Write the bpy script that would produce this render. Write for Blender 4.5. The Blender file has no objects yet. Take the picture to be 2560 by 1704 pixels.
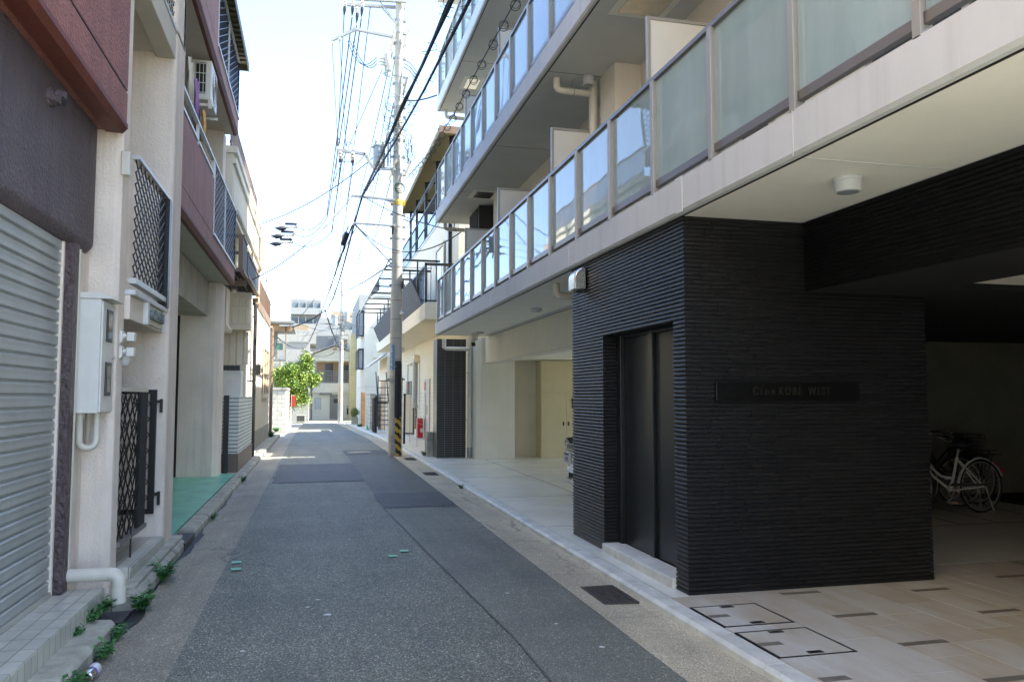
import bpy, math, random
from mathutils import Vector, Matrix
R = math.radians
sc = bpy.context.scene
# ---------------------------------------------------------------- camera
H = 1.55
YAW, PITCH = R(13.93), R(3.936)
cam_d = bpy.data.cameras.new('camera'); cam_d.sensor_width = 36.0; cam_d.lens = 28.0
cam_d.clip_start = 0.05; cam_d.clip_end = 3000
cam = bpy.data.objects.new('camera', cam_d); sc.collection.objects.link(cam)
cam.location = (0, 0, H); cam.rotation_euler = (R(90) + PITCH, 0, -YAW)
sc.camera = cam
# ---------------------------------------------------------------- sky, sun, exposure
SUN = Vector((0.97, -0.24, 0)).normalized(); EL = R(55)
sd = Vector((SUN.x * math.cos(EL), SUN.y * math.cos(EL), math.sin(EL)))
w = bpy.data.worlds.new('World'); sc.world = w; w.use_nodes = True
nt = w.node_tree; bg = nt.nodes['Background']
sky = nt.nodes.new('ShaderNodeTexSky'); sky.sky_type = 'NISHITA'; sky.sun_disc = False
sky.sun_elevation = EL; sky.sun_rotation = math.atan2(sd.x, sd.y)
sky.air_density = 0.6; sky.dust_density = 0.7; sky.ozone_density = 1.0
nt.links.new(sky.outputs[0], bg.inputs[0]); bg.inputs[1].default_value = 0.15
sl = bpy.data.lights.new('sun', 'SUN'); sl.energy = 3.4; sl.angle = R(0.5); sl.color = (1, 0.975, 0.93)
so = bpy.data.objects.new('sun', sl); sc.collection.objects.link(so)
so.rotation_euler = (-sd).to_track_quat('-Z', 'Y').to_euler()
so.location = (20, -5, 40)
sc.view_settings.view_transform = 'Standard'; sc.view_settings.look = 'None'
sc.view_settings.exposure = 2.8; sc.view_settings.gamma = 1.0
sc.cycles.max_bounces = 8; sc.cycles.diffuse_bounces = 5

# ---------------------------------------------------------------- helpers
rnd = random.Random(7)
OFF = {}
def link(o): sc.collection.objects.link(o)
def tag(o, label=None, cat=None, group=None, kind=None):
    if label: o['label'] = label
    if cat: o['category'] = cat
    if group: o['group'] = group
    if kind: o['kind'] = kind
    return o
def thing(name, label, cat, loc, group=None):
    o = bpy.data.objects.new(name, None); link(o); o.location = loc; o.empty_display_size = 0.2
    OFF[o.name] = Vector(loc)
    return tag(o, label, cat, group)
class B:
    def __init__(s): s.v = []; s.f = []; s.m = []; s.c = 0
    def add(s, vs, fs):
        n = len(s.v); s.v += [tuple(p) for p in vs]
        for f in fs: s.f.append(tuple(n + i for i in f)); s.m.append(s.c)
        return s
    def mi(s, i): s.c = i; return s
    def box(s, x0, x1, y0, y1, z0, z1):
        if x0 > x1: x0, x1 = x1, x0
        if y0 > y1: y0, y1 = y1, y0
        if z0 > z1: z0, z1 = z1, z0
        return s.add([(x0,y0,z0),(x1,y0,z0),(x1,y1,z0),(x0,y1,z0),(x0,y0,z1),(x1,y0,z1),(x1,y1,z1),(x0,y1,z1)],
                     [(3,2,1,0),(4,5,6,7),(0,1,5,4),(1,2,6,5),(2,3,7,6),(3,0,4,7)])
    def obox(s, c, size, rz=0, rx=0, ry=0):
        M = Matrix.Rotation(rz,3,'Z') @ Matrix.Rotation(ry,3,'Y') @ Matrix.Rotation(rx,3,'X'); c = Vector(c)
        a,b,d = [q/2 for q in size]
        vs = [c + M @ Vector(p) for p in ((-a,-b,-d),(a,-b,-d),(a,b,-d),(-a,b,-d),(-a,-b,d),(a,-b,d),(a,b,d),(-a,b,d))]
        return s.add(vs, [(3,2,1,0),(4,5,6,7),(0,1,5,4),(1,2,6,5),(2,3,7,6),(3,0,4,7)])
    def poly(s, pts): return s.add(pts, [tuple(range(len(pts)))])
    def prism(s, poly, ax, a0, a1):
        n = len(poly)
        def P(p, a): return (a,p[0],p[1]) if ax=='x' else (p[0],a,p[1]) if ax=='y' else (p[0],p[1],a)
        vs = [P(p,a0) for p in poly] + [P(p,a1) for p in poly]
        return s.add(vs, [tuple(range(n))[::-1], tuple(range(n,2*n))] + [(i,(i+1)%n,n+(i+1)%n,n+i) for i in range(n)])
    def tube(s, pts, r, n=8, closed=False):
        pts = [Vector(p) for p in pts]; k = len(pts)
        rs = r if isinstance(r, (list,tuple)) else [r]*k
        up = None; vs = []
        for i,p in enumerate(pts):
            if closed: t = pts[(i+1)%k]-pts[i-1]
            else: t = pts[min(i+1,k-1)]-pts[max(i-1,0)]
            if t.length < 1e-9: t = Vector((0,0,1))
            t.normalize()
            if up is None: up = Vector((0,0,1)) if abs(t.z)<.9 else Vector((1,0,0))
            u = t.cross(up)
            if u.length<1e-6: u = t.cross(Vector((0,1,0.1)))
            u.normalize(); q = u.cross(t); up = q
            vs += [p + rs[i]*(math.cos(2*math.pi*j/n)*u + math.sin(2*math.pi*j/n)*q) for j in range(n)]
        fs = []
        for i in range(k if closed else k-1):
            a = i*n; b = ((i+1)%k)*n
            fs += [(a+j, a+(j+1)%n, b+(j+1)%n, b+j) for j in range(n)]
        if not closed: fs += [tuple(range(n))[::-1], tuple((k-1)*n+j for j in range(n))]
        return s.add(vs, fs)
    def cyl(s, p0, p1, r0, r1=None, n=16): return s.tube([p0,p1],[r0, r0 if r1 is None else r1], n)
    def ball(s, c, r, n=10, sc_=(1,1,1)):
        vs=[];fs=[];m=max(4,n//2)
        for i in range(m+1):
            th=math.pi*i/m
            for j in range(n):
                ph=2*math.pi*j/n
                vs.append((c[0]+r*sc_[0]*math.sin(th)*math.cos(ph), c[1]+r*sc_[1]*math.sin(th)*math.sin(ph), c[2]+r*sc_[2]*math.cos(th)))
        for i in range(m):
            for j in range(n): fs.append((i*n+j,(i+1)*n+j,(i+1)*n+(j+1)%n,i*n+(j+1)%n))
        return s.add(vs,fs)
    def ring(s, c, nrm, rad, r, n=24, k=6):
        nrm=Vector(nrm).normalized(); a=nrm.orthogonal().normalized(); b=nrm.cross(a)
        return s.tube([Vector(c)+rad*(math.cos(2*math.pi*i/n)*a+math.sin(2*math.pi*i/n)*b) for i in range(n)], r, k, True)
    def build(s, name, mats, parent=None, bevel=0, smooth=False, seg=2):
        if not isinstance(mats,(list,tuple)): mats=[mats]
        me = bpy.data.meshes.new(name)
        if parent is not None: off = OFF[parent.name]
        else:
            xs=[p[0] for p in s.v]; ys=[p[1] for p in s.v]; zs=[p[2] for p in s.v]
            off = Vector(((min(xs)+max(xs))/2,(min(ys)+max(ys))/2,min(zs)))
        me.from_pydata([tuple(Vector(p)-off) for p in s.v], [], s.f)
        for m_ in mats: me.materials.append(m_)
        if len(mats)>1: me.polygons.foreach_set('material_index', s.m)
        if smooth:
            me.shade_smooth(); me.set_sharp_from_angle(angle=R(40))
        me.update()
        o = bpy.data.objects.new(name, me); link(o)
        if parent is None: o.location = off
        else: o.parent = parent
        OFF[o.name] = off
        if bevel:
            b_ = o.modifiers.new('bevel','BEVEL'); b_.width = bevel; b_.segments = seg; b_.limit_method='ANGLE'; b_.angle_limit=R(40)
        return o
def st(name, b, mats, bevel=0): return tag(b.build(name, mats, None, bevel), kind='structure')
def dup(root, d, label=None):
    r = root.copy(); link(r); r.location = root.location + Vector(d); OFF[r.name] = OFF[root.name] + Vector(d)
    if label: r['label'] = label
    for ch in list(root.children):
        c = ch.copy(); link(c); c.parent = r
        for g in list(ch.children):
            q = g.copy(); link(q); q.parent = c
    return r
def text(body, size, name, m, parent, loc, xdir, ydir, depth=0.004, align='CENTER', sx=1.0, space=1.0, width=None):
    cu = bpy.data.curves.new(name,'FONT'); cu.body = body; cu.size = size; cu.extrude = depth/2
    cu.align_x = align; cu.align_y = 'CENTER'; cu.space_character = space; cu.resolution_u = 3
    t = bpy.data.objects.new(name+'_src', cu); link(t)
    me = bpy.data.meshes.new_from_object(t.evaluated_get(bpy.context.evaluated_depsgraph_get()))
    bpy.data.objects.remove(t); bpy.data.curves.remove(cu)
    X = Vector(xdir).normalized(); Y = Vector(ydir).normalized(); Z = X.cross(Y)
    off = OFF[parent.name] if parent is not None else Vector(loc)
    if width:
        xs=[v.co.x for v in me.vertices]; sx=width/(max(xs)-min(xs))
    for v in me.vertices: v.co = Vector(loc) + X*v.co.x*sx + Y*v.co.y + Z*v.co.z - off
    me.name = name; me.materials.clear(); me.materials.append(m)
    o = bpy.data.objects.new(name, me); link(o); o.parent = parent; OFF[o.name] = off
    return o
# ---------------------------------------------------------------- materials
def newmat(name):
    m = bpy.data.materials.new(name); m.use_nodes = True
    return m, m.node_tree, m.node_tree.nodes['Principled BSDF']
def N(t, typ, **k):
    n = t.nodes.new(typ)
    for a,v in k.items():
        if a in ('operation','blend_type','data_type','feature','distance','noise_dimensions','offset','squash','offset_frequency'): setattr(n,a,v)
        else: n.inputs[a.replace('_',' ')].default_value = v
    return n
def pos(t, sx=1, sy=1, sz=1):
    g = t.nodes.new('ShaderNodeNewGeometry')
    mp = t.nodes.new('ShaderNodeMapping'); mp.inputs['Scale'].default_value = (sx,sy,sz)
    t.links.new(g.outputs['Position'], mp.inputs['Vector']); return mp.outputs[0]
def mixc(t, fac, a, b, mode='MIX'):
    n = t.nodes.new('ShaderNodeMix'); n.data_type='RGBA'; n.blend_type=mode
    for i,x in ((0,fac),(6,a),(7,b)):
        if hasattr(x,'links') or hasattr(x,'is_linked'): t.links.new(x,n.inputs[i])
        elif i==0: n.inputs[0].default_value=x
        else: n.inputs[i].default_value=(*x,1)
    return n.outputs[2]
def ramp(t, src, a, b, ca=(0,0,0), cb=(1,1,1)):
    n = t.nodes.new('ShaderNodeValToRGB'); n.color_ramp.elements[0].position=a; n.color_ramp.elements[1].position=b
    n.color_ramp.elements[0].color=(*ca,1); n.color_ramp.elements[1].color=(*cb,1)
    t.links.new(src,n.inputs[0]); return n.outputs[0]
WB=(1.03,1.01,.89)
def tint(c): return tuple(a*b for a,b in zip(c,WB))
def sc3(c,k): return tuple(min(1,x*k) for x in c)
def mat(name, col, rough=.7, metal=0, var=.12, vs=2.5, bump=0, bs=60, streak=0, spec=.5, isl=0, spot=0, coat=0, bd=.01):
    col = tint(col)
    m,t,p = newmat(name)
    p.inputs['Roughness'].default_value=rough; p.inputs['Metallic'].default_value=metal
    p.inputs['Specular IOR Level'].default_value=spec
    if coat: p.inputs['Coat Weight'].default_value=coat; p.inputs['Coat Roughness'].default_value=.05
    c = None
    P = pos(t)
    if var:
        n = N(t,'ShaderNodeTexNoise',Scale=vs,Detail=6,Roughness=.65); t.links.new(P,n.inputs['Vector'])
        f = ramp(t,n.outputs[0],.3,.7); c = mixc(t,f,sc3(col,1-var),sc3(col,1+var))
    if streak:
        n = N(t,'ShaderNodeTexNoise',Scale=1,Detail=5,Roughness=.6); t.links.new(pos(t,9,9,.35),n.inputs['Vector'])
        f = ramp(t,n.outputs[0],.5,.75); c = mixc(t,f,c if c is not None else col,sc3(col,1-streak))
    if spot:
        n = N(t,'ShaderNodeTexNoise',Scale=14,Detail=3); t.links.new(P,n.inputs['Vector'])
        f = ramp(t,n.outputs[0],.62,.75); c = mixc(t,f,c if c is not None else col,sc3(col,1-spot))
    if isl:
        g = t.nodes.new('ShaderNodeNewGeometry')
        mr = N(t,'ShaderNodeMapRange'); mr.inputs['To Min'].default_value=1-isl; mr.inputs['To Max'].default_value=1+isl
        t.links.new(g.outputs['Random Per Island'],mr.inputs['Value'])
        cc = t.nodes.new('ShaderNodeCombineColor')
        for i in range(3): t.links.new(mr.outputs[0],cc.inputs[i])
        c = mixc(t,1.0,c if c is not None else col,cc.outputs[0],'MULTIPLY')
    if c is None: p.inputs['Base Color'].default_value=(*col,1)
    else: t.links.new(c,p.inputs['Base Color'])
    if bump:
        n = N(t,'ShaderNodeTexNoise',Scale=bs,Detail=3,Roughness=.6); t.links.new(P,n.inputs['Vector'])
        b = N(t,'ShaderNodeBump',Strength=bump,Distance=bd); t.links.new(n.outputs[0],b.inputs['Height']); t.links.new(b.outputs[0],p.inputs['Normal'])
    return m
def brickmat(name, c1, c2, grout, bw, bh, ms=.006, axis='xy', offset=.5, rough=.5, bump=.3, var=.2, origin=(0,0,0), spec=.5):
    c1,c2,grout = tint(c1),tint(c2),tint(grout)
    m,t,p = newmat(name); p.inputs['Roughness'].default_value=rough; p.inputs['Specular IOR Level'].default_value=spec
    g = t.nodes.new('ShaderNodeNewGeometry'); sx = t.nodes.new('ShaderNodeSeparateXYZ'); cx = t.nodes.new('ShaderNodeCombineXYZ')
    va = t.nodes.new('ShaderNodeVectorMath'); va.operation='SUBTRACT'; va.inputs[1].default_value=origin
    t.links.new(g.outputs['Position'],va.inputs[0]); t.links.new(va.outputs[0],sx.inputs[0])
    if axis=='auto':   # horizontal run = x+y so that it works on any upright face
        ad = t.nodes.new('ShaderNodeMath'); ad.operation='ADD'; t.links.new(sx.outputs[0],ad.inputs[0]); t.links.new(sx.outputs[1],ad.inputs[1])
        t.links.new(ad.outputs[0],cx.inputs[0]); t.links.new(sx.outputs[2],cx.inputs[1])
    else:
        for i,a in enumerate(axis): t.links.new(sx.outputs['xyz'.index(a)],cx.inputs[i])
    bt = t.nodes.new('ShaderNodeTexBrick'); bt.offset=offset; bt.inputs['Scale'].default_value=1
    bt.inputs['Brick Width'].default_value=bw; bt.inputs['Row Height'].default_value=bh; bt.inputs['Mortar Size'].default_value=ms
    bt.inputs['Mortar Smooth'].default_value=.1
    bt.inputs['Color1'].default_value=(*c1,1); bt.inputs['Color2'].default_value=(*c2,1); bt.inputs['Mortar'].default_value=(*grout,1)
    t.links.new(cx.outputs[0],bt.inputs['Vector'])
    n = N(t,'ShaderNodeTexNoise',Scale=5,Detail=5); t.links.new(g.outputs['Position'],n.inputs['Vector'])
    f = ramp(t,n.outputs[0],.3,.7,(1-var,)*3,(1,1,1))
    c = mixc(t,1.0,bt.outputs['Color'],f,'MULTIPLY'); t.links.new(c,p.inputs['Base Color'])
    if bump:
        iv = t.nodes.new('ShaderNodeMath'); iv.operation='SUBTRACT'; iv.inputs[0].default_value=1; t.links.new(bt.outputs['Fac'],iv.inputs[1])
        b = N(t,'ShaderNodeBump',Strength=bump,Distance=.01); t.links.new(iv.outputs[0],b.inputs['Height']); t.links.new(b.outputs[0],p.inputs['Normal'])
    return m
def asphalt(name, base, light, k=1.0):
    base,light = tint(base),tint(light)
    m,t,p = newmat(name); P = pos(t)
    p.inputs['Roughness'].default_value=.6; p.inputs['Specular IOR Level'].default_value=.5
    v = N(t,'ShaderNodeTexVoronoi',Scale=135); t.links.new(P,v.inputs['Vector'])
    sp = t.nodes.new('ShaderNodeSeparateColor'); t.links.new(v.outputs['Color'],sp.inputs[0])
    f = ramp(t,sp.outputs[0],.55,1.0)
    c = mixc(t,f,base,light)
    f2 = ramp(t,sp.outputs[1],.965,.985); c = mixc(t,f2,c,sc3(light,1.9))
    e = ramp(t,v.outputs['Distance'],.35,.8,(1,1,1),(.45,.45,.45)); c = mixc(t,1.0,c,e,'MULTIPLY')
    n = N(t,'ShaderNodeTexNoise',Scale=.9,Detail=7,Roughness=.7); t.links.new(P,n.inputs['Vector'])
    f3 = ramp(t,n.outputs[0],.3,.72,(.72,.72,.74),(1.2,1.2,1.18)); c = mixc(t,1.0,c,f3,'MULTIPLY')
    n2 = N(t,'ShaderNodeTexNoise',Scale=1,Detail=6,Roughness=.65); t.links.new(pos(t,2.2,.18,1),n2.inputs['Vector'])
    f4 = ramp(t,n2.outputs[0],.35,.7,(.82,.82,.82),(1.12,1.12,1.12)); c = mixc(t,1.0,c,f4,'MULTIPLY')
    vc = N(t,'ShaderNodeTexVoronoi',Scale=1.1); vc.feature='DISTANCE_TO_EDGE'
    nw = N(t,'ShaderNodeTexNoise',Scale=3,Detail=4); t.links.new(P,nw.inputs['Vector'])
    vm = t.nodes.new('ShaderNodeVectorMath'); vm.operation='MULTIPLY_ADD'; vm.inputs[1].default_value=(.35,.35,0); t.links.new(nw.outputs['Color'],vm.inputs[0]); t.links.new(pos(t,.7,.45,0),vm.inputs[2]); t.links.new(vm.outputs[0],vc.inputs['Vector'])
    nm = N(t,'ShaderNodeTexNoise',Scale=.45,Detail=2); t.links.new(P,nm.inputs['Vector'])
    cr = ramp(t,vc.outputs['Distance'],.0,.012,(.45,.45,.45),(1,1,1)); cm = ramp(t,nm.outputs[0],.5,.56)
    c = mixc(t,cm,c,mixc(t,1.0,c,cr,'MULTIPLY'))
    no = N(t,'ShaderNodeTexNoise',Scale=2.3,Detail=3); t.links.new(P,no.inputs['Vector'])
    c = mixc(t,1.0,c,ramp(t,no.outputs[0],.66,.76,(1,1,1),(.72,.72,.73)),'MULTIPLY')
    t.links.new(c,p.inputs['Base Color'])
    b = N(t,'ShaderNodeBump',Strength=.6*k,Distance=.006); t.links.new(v.outputs['Distance'],b.inputs['Height']); b.invert=True
    t.links.new(b.outputs[0],p.inputs['Normal'])
    return m
def glassmat(name, col, rough=.03, ior=1.6, metal=0):
    m,t,p = newmat(name); p.inputs['Base Color'].default_value=(*col,1); p.inputs['Roughness'].default_value=rough
    p.inputs['IOR'].default_value=ior; p.inputs['Metallic'].default_value=metal
    n = N(t,'ShaderNodeTexNoise',Scale=1.3,Detail=1); t.links.new(pos(t),n.inputs['Vector'])
    oi = t.nodes.new('ShaderNodeObjectInfo'); mr = N(t,'ShaderNodeMapRange'); mr.inputs['To Min'].default_value=.86; mr.inputs['To Max'].default_value=1.12; t.links.new(oi.outputs['Random'],mr.inputs['Value'])
    cc = t.nodes.new('ShaderNodeCombineColor')
    for i in range(3): t.links.new(mr.outputs[0],cc.inputs[i])
    nd = N(t,'ShaderNodeTexNoise',Scale=1,Detail=5); t.links.new(pos(t,6,6,1.2),nd.inputs['Vector'])
    c0 = mixc(t,1.0,mixc(t,ramp(t,nd.outputs[0],.45,.8),col,sc3(col,1.12)),cc.outputs[0],'MULTIPLY'); t.links.new(c0,p.inputs['Base Color'])
    b = N(t,'ShaderNodeBump',Strength=.05,Distance=.05); t.links.new(n.outputs[0],b.inputs['Height']); t.links.new(b.outputs[0],p.inputs['Normal'])
    return m

M = {}
M['asphalt'] = asphalt('asphalt',(.125,.135,.112),(.43,.435,.36))
M['asphalt_right'] = asphalt('asphalt_right',(.17,.178,.153),(.32,.325,.28))
M['asphalt_dark'] = asphalt('asphalt_dark',(.05,.054,.06),(.12,.125,.135))
M['asphalt_mid'] = asphalt('asphalt_mid',(.095,.102,.09),(.2,.205,.19))
M['asphalt_seam'] = asphalt('asphalt_seam',(.09,.096,.088),(.2,.2,.185))
M['gutter'] = asphalt('gutter_concrete',(.58,.52,.4),(.78,.71,.56),.6)
M['gutter_left'] = asphalt('left_gutter_concrete',(.3,.275,.22),(.5,.46,.37),.6)
M['kerb'] = mat('kerb_concrete',(.6,.62,.62),.55,var=.2,vs=4,bump=.25,bs=70,spot=.25)
M['kerb_old'] = mat('old_kerb_concrete',(.32,.315,.28),.9,var=.3,vs=5,bump=.4,bs=60,spot=.3)
M['apron'] = mat('apron_concrete',(.68,.7,.69),.3,var=.14,vs=1.2,bump=.08,bs=60,spot=.12)
M['ground'] = mat('ground_concrete',(.3,.29,.27),.9,var=.2,vs=2)
M['wet'] = mat('wet_grit',(.016,.016,.017),.5,var=.4,vs=20,bump=.8,bs=90)
M['green'] = mat('green_floor_paint',(.15,.43,.33),.38,var=.25,vs=2.2,bump=.05,bs=30)
M['cream'] = mat('cream_stucco',(.69,.61,.565),.9,var=.1,vs=1.6,bump=.7,bs=46,bd=.012,streak=.2,spot=.06)
M['cream_soffit'] = mat('painted_soffit',(.5,.47,.43),.9,var=.08,vs=2,bump=.15,bs=50)
M['conc_beam'] = mat('stained_beam',(.4,.37,.32),.9,var=.18,vs=2.5,bump=.3,bs=30,streak=.2)
M['purple'] = mat('purple_stucco',(.1,.078,.092),.6,var=.22,vs=3,bump=1.0,bs=34,bd=.03,streak=.28)
M['purple_dark'] = mat('purple_column_paint',(.062,.04,.045),.4,var=.25,vs=9,bump=1.0,bs=26,bd=.03)
M['red'] = mat('red_stucco',(.27,.105,.085),.7,var=.2,vs=3,bump=1.0,bs=36,bd=.022,streak=.3)
M['red_lip'] = mat('red_paint_lip',(.13,.03,.018),.6,var=.2,vs=4,bump=.3,bs=30)
M['maroon'] = mat('maroon_stucco',(.33,.175,.16),.75,var=.2,vs=3,bump=.5,bs=36,streak=.28)
M['groove'] = mat('dark_joint',(.02,.015,.014),.8,var=0)
M['shutter'] = mat('shutter_steel',(.36,.385,.41),.35,metal=.3,var=.14,vs=1.6,streak=.12)
M['alu'] = mat('aluminium',(.55,.56,.57),.35,metal=.7,var=.06)
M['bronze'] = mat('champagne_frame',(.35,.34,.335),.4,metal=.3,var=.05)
M['rail_dark'] = mat('dark_rail_bronze',(.2,.19,.2),.35,metal=.4,var=.05)  # darker bronze for the rails
M['white_rail'] = mat('white_rail',(.62,.64,.66),.4,var=.05)
M['black'] = mat('black_metal',(.012,.012,.013),.35,var=.2,vs=10)
M['black_matte'] = mat('black_matte',(.011,.011,.011),.85,var=.2,vs=6)
M['rubber'] = mat('black_rubber',(.014,.014,.016),.55,var=.2,vs=5)
M['white_paint'] = mat('white_box_paint',(.6,.6,.6),.45,var=.05,vs=6,streak=.06)
M['pvc'] = mat('cream_pvc_pipe',(.56,.53,.49),.4,var=.06,vs=5)
M['pvc_white'] = mat('white_pvc_pipe',(.6,.59,.55),.4,var=.05,vs=5)
M['step'] = brickmat('step_tile',(.52,.53,.51),(.44,.45,.43),(.22,.2,.17),.2,.1,.004,'yx',0.0,.35,.2,.25,(0,6.25,.2))
M['step_face'] = brickmat('step_face_tile',(.5,.51,.48),(.43,.44,.41),(.2,.18,.15),.1,.19,.004,'yz',0.0,.35,.2,.3,(0,6.25,.01))
M['fascia'] = mat('pale_fascia_paint',(.545,.565,.62),.7,var=.06,vs=1.2,bump=.12,bs=70,streak=.12)
M['soffit'] = mat('cream_soffit_board',(.82,.81,.79),.85,var=.04,vs=2,bump=.15,bs=90)
M['soffit_grey'] = mat('grey_soffit_board',(.6,.61,.635),.85,var=.05,vs=2)
M['rwall'] = mat('ivory_wall',(.67,.645,.6),.85,var=.06,vs=1.5,bump=.15,bs=40,streak=.05)
M['grey_wall'] = mat('pale_grey_wall',(.66,.66,.63),.8,var=.06,vs=1.5,streak=.05)
M['yellow'] = mat('yellow_locker_paint',(.57,.51,.35),.5,var=.05,vs=2)
M['tile_black'] = mat('ribbed_black_tile',(.0065,.0066,.0078),.42,var=.25,vs=12,bump=.25,bs=75,isl=.3,spec=.42)
M['tile_back'] = mat('black_tile_joint',(.008,.008,.009),.8,var=0)
M['tile_small'] = brickmat('small_black_tile',(.015,.016,.019),(.02,.02,.024),(.16,.16,.16),.2,.055,.006,'auto',0.0,.3,.3,.2,(0,0,.02))
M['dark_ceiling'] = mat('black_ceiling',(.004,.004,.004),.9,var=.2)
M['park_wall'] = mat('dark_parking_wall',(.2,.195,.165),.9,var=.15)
M['park_floor'] = mat('dark_parking_floor',(.016,.02,.022),.95,var=.3,vs=3)
M['door'] = mat('dark_steel_door',(.012,.015,.019),.3,metal=.1,var=.15,vs=3)
M['pane'] = glassmat('teal_frosted_pane',(.3,.39,.39),.02,1.6)
M['window'] = glassmat('window_glass',(.05,.06,.07),.05,1.5)
M['win_light'] = glassmat('frosted_window',(.38,.42,.42),.15,1.5)
M['partition'] = mat('balcony_partition_board',(.62,.62,.6),.6,var=.03)
M['stain'] = mat('stainless_steel',(.62,.62,.63),.25,metal=1,var=.1,vs=8)
M['pole'] = mat('pole_concrete',(.37,.36,.335),.85,var=.12,vs=3,bump=.12,bs=60,streak=.16)
M['galv'] = mat('galvanised_steel',(.3,.315,.33),.5,metal=.4,var=.14,vs=9)
M['frp'] = mat('beige_standoff',(.34,.3,.25),.6,var=.1)
M['porcelain'] = mat('white_porcelain',(.45,.42,.38),.25,var=.05)
M['trafo'] = mat('transformer_paint',(.27,.3,.32),.5,var=.08,vs=4)
M['cable'] = mat('black_cable',(.014,.013,.018),.6,var=.2)
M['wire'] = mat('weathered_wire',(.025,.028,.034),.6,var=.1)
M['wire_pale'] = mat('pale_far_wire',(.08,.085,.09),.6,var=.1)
M['sign_blue'] = mat('blue_plate',(.1,.2,.36),.5,var=.12,vs=20)
M['sign_white'] = mat('white_lettering',(.62,.68,.7),.5,var=0)
M['yellow_band'] = mat('yellow_label',(.6,.46,.06),.6,var=.1)
M['guard_yellow'] = mat('guard_yellow',(.55,.32,.03),.5,var=.15,vs=8)
M['house_cream'] = mat('house_cream_siding',(.68,.63,.54),.8,var=.05,vs=1.5,streak=.07)
M['far_house'] = mat('far_house_stucco',(.27,.262,.245),.85,var=.08,vs=1.2,streak=.12)
M['house_white'] = mat('house_white_stucco',(.68,.66,.61),.85,var=.06,vs=1.5,streak=.08)
M['beige'] = mat('beige_house_stucco',(.66,.61,.53),.85,var=.06,vs=2,bump=.15,bs=40,streak=.06)
M['peach'] = mat('peach_wall',(.42,.28,.19),.85,var=.08)
M['brown'] = mat('brown_metal',(.18,.12,.085),.5,var=.12,vs=4)
M['brown_pipe'] = mat('beige_brown_pipe',(.42,.3,.22),.5,var=.1)
M['wood'] = mat('weathered_wood',(.28,.17,.09),.8,var=.3,vs=6)
M['wicker'] = brickmat('wicker_screen',(.075,.064,.056),(.045,.038,.034),(.008,.008,.008),.11,.03,.007,'yz',.5,.7,.6,.4)
M['roof_yel'] = mat('yellow_roof_sheet',(.1,.09,.045),.6,var=.1)
M['roof_grey'] = mat('grey_roof_tile',(.3,.31,.33),.7,var=.15,vs=3)
M['granite'] = mat('brown_granite',(.16,.12,.095),.5,var=.35,vs=40)
M['longtile'] = brickmat('white_long_tile',(.72,.74,.73),(.64,.66,.65),(.05,.05,.05),.8,.075,.008,'auto',.5,.4,.4,.12)
M['block'] = brickmat('concrete_block',(.56,.54,.5),(.48,.46,.43),(.26,.25,.24),.4,.2,.012,'auto',.5,.9,.4,.25)
M['red_paint'] = mat('red_paint',(.42,.012,.025),.4,var=.1)
M['grate'] = mat('rusty_grate',(.07,.06,.055),.6,metal=.3,var=.5,vs=40,bump=.5,bs=90)
M['leaf'] = mat('leaf',(.27,.36,.07),.5,var=.2,vs=3,isl=.45)
M['leaf2'] = mat('dark_leaf',(.11,.21,.035),.5,var=.2,vs=3,isl=.4)
M['weed'] = mat('weed_leaf',(.04,.15,.03),.5,var=.2,vs=9,isl=.4)
M['bark'] = mat('bark',(.12,.09,.07),.9,var=.3,vs=10,bump=.5,bs=30)
M['carwhite'] = mat('white_car_paint',(.62,.63,.64),.25,var=0,coat=.6)
M['chrome'] = mat('chrome',(.7,.7,.72),.12,metal=1,var=0)
M['lens'] = glassmat('clear_lens',(.5,.52,.52),.05,1.5)
M['bikewhite'] = mat('white_bike_paint',(.8,.83,.83),.35,var=.05)
M['reflector'] = mat('red_reflector',(.7,.01,.06),.2,var=0)
M['orange'] = mat('orange_reflector',(.8,.2,.02),.2,var=0)
M['mark'] = mat('green_tape',(.2,.5,.38),.6,var=.3,vs=60)
M['cloth_white'] = mat('white_cloth',(.6,.57,.5),.9,var=.1)
M['cloth_violet'] = mat('violet_cloth',(.3,.16,.42),.9,var=.15)
M['cloth_dark'] = mat('dark_cloth',(.03,.03,.05),.9,var=.1)
M['cloth_orange'] = mat('orange_cloth',(.6,.35,.15),.9,var=.1)
M['slot'] = mat('grey_inlay_tile',(.17,.155,.135),.5,var=.2,vs=20)
M['far_wall'] = mat('far_pale_wall',(.23,.235,.24),.9,var=.05)
M['far_tan'] = mat('far_tan_wall',(.33,.25,.17),.9,var=.08)
M['far_glass'] = mat('far_window_band',(.13,.17,.2),.4,var=.3,vs=.8)
M['letter'] = mat('verdigris_letter',(.16,.2,.2),.55,metal=.2,var=.2,vs=30)
M['cream_plate'] = mat('cream_sign_plate',(.55,.53,.44),.6,var=.06)
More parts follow.
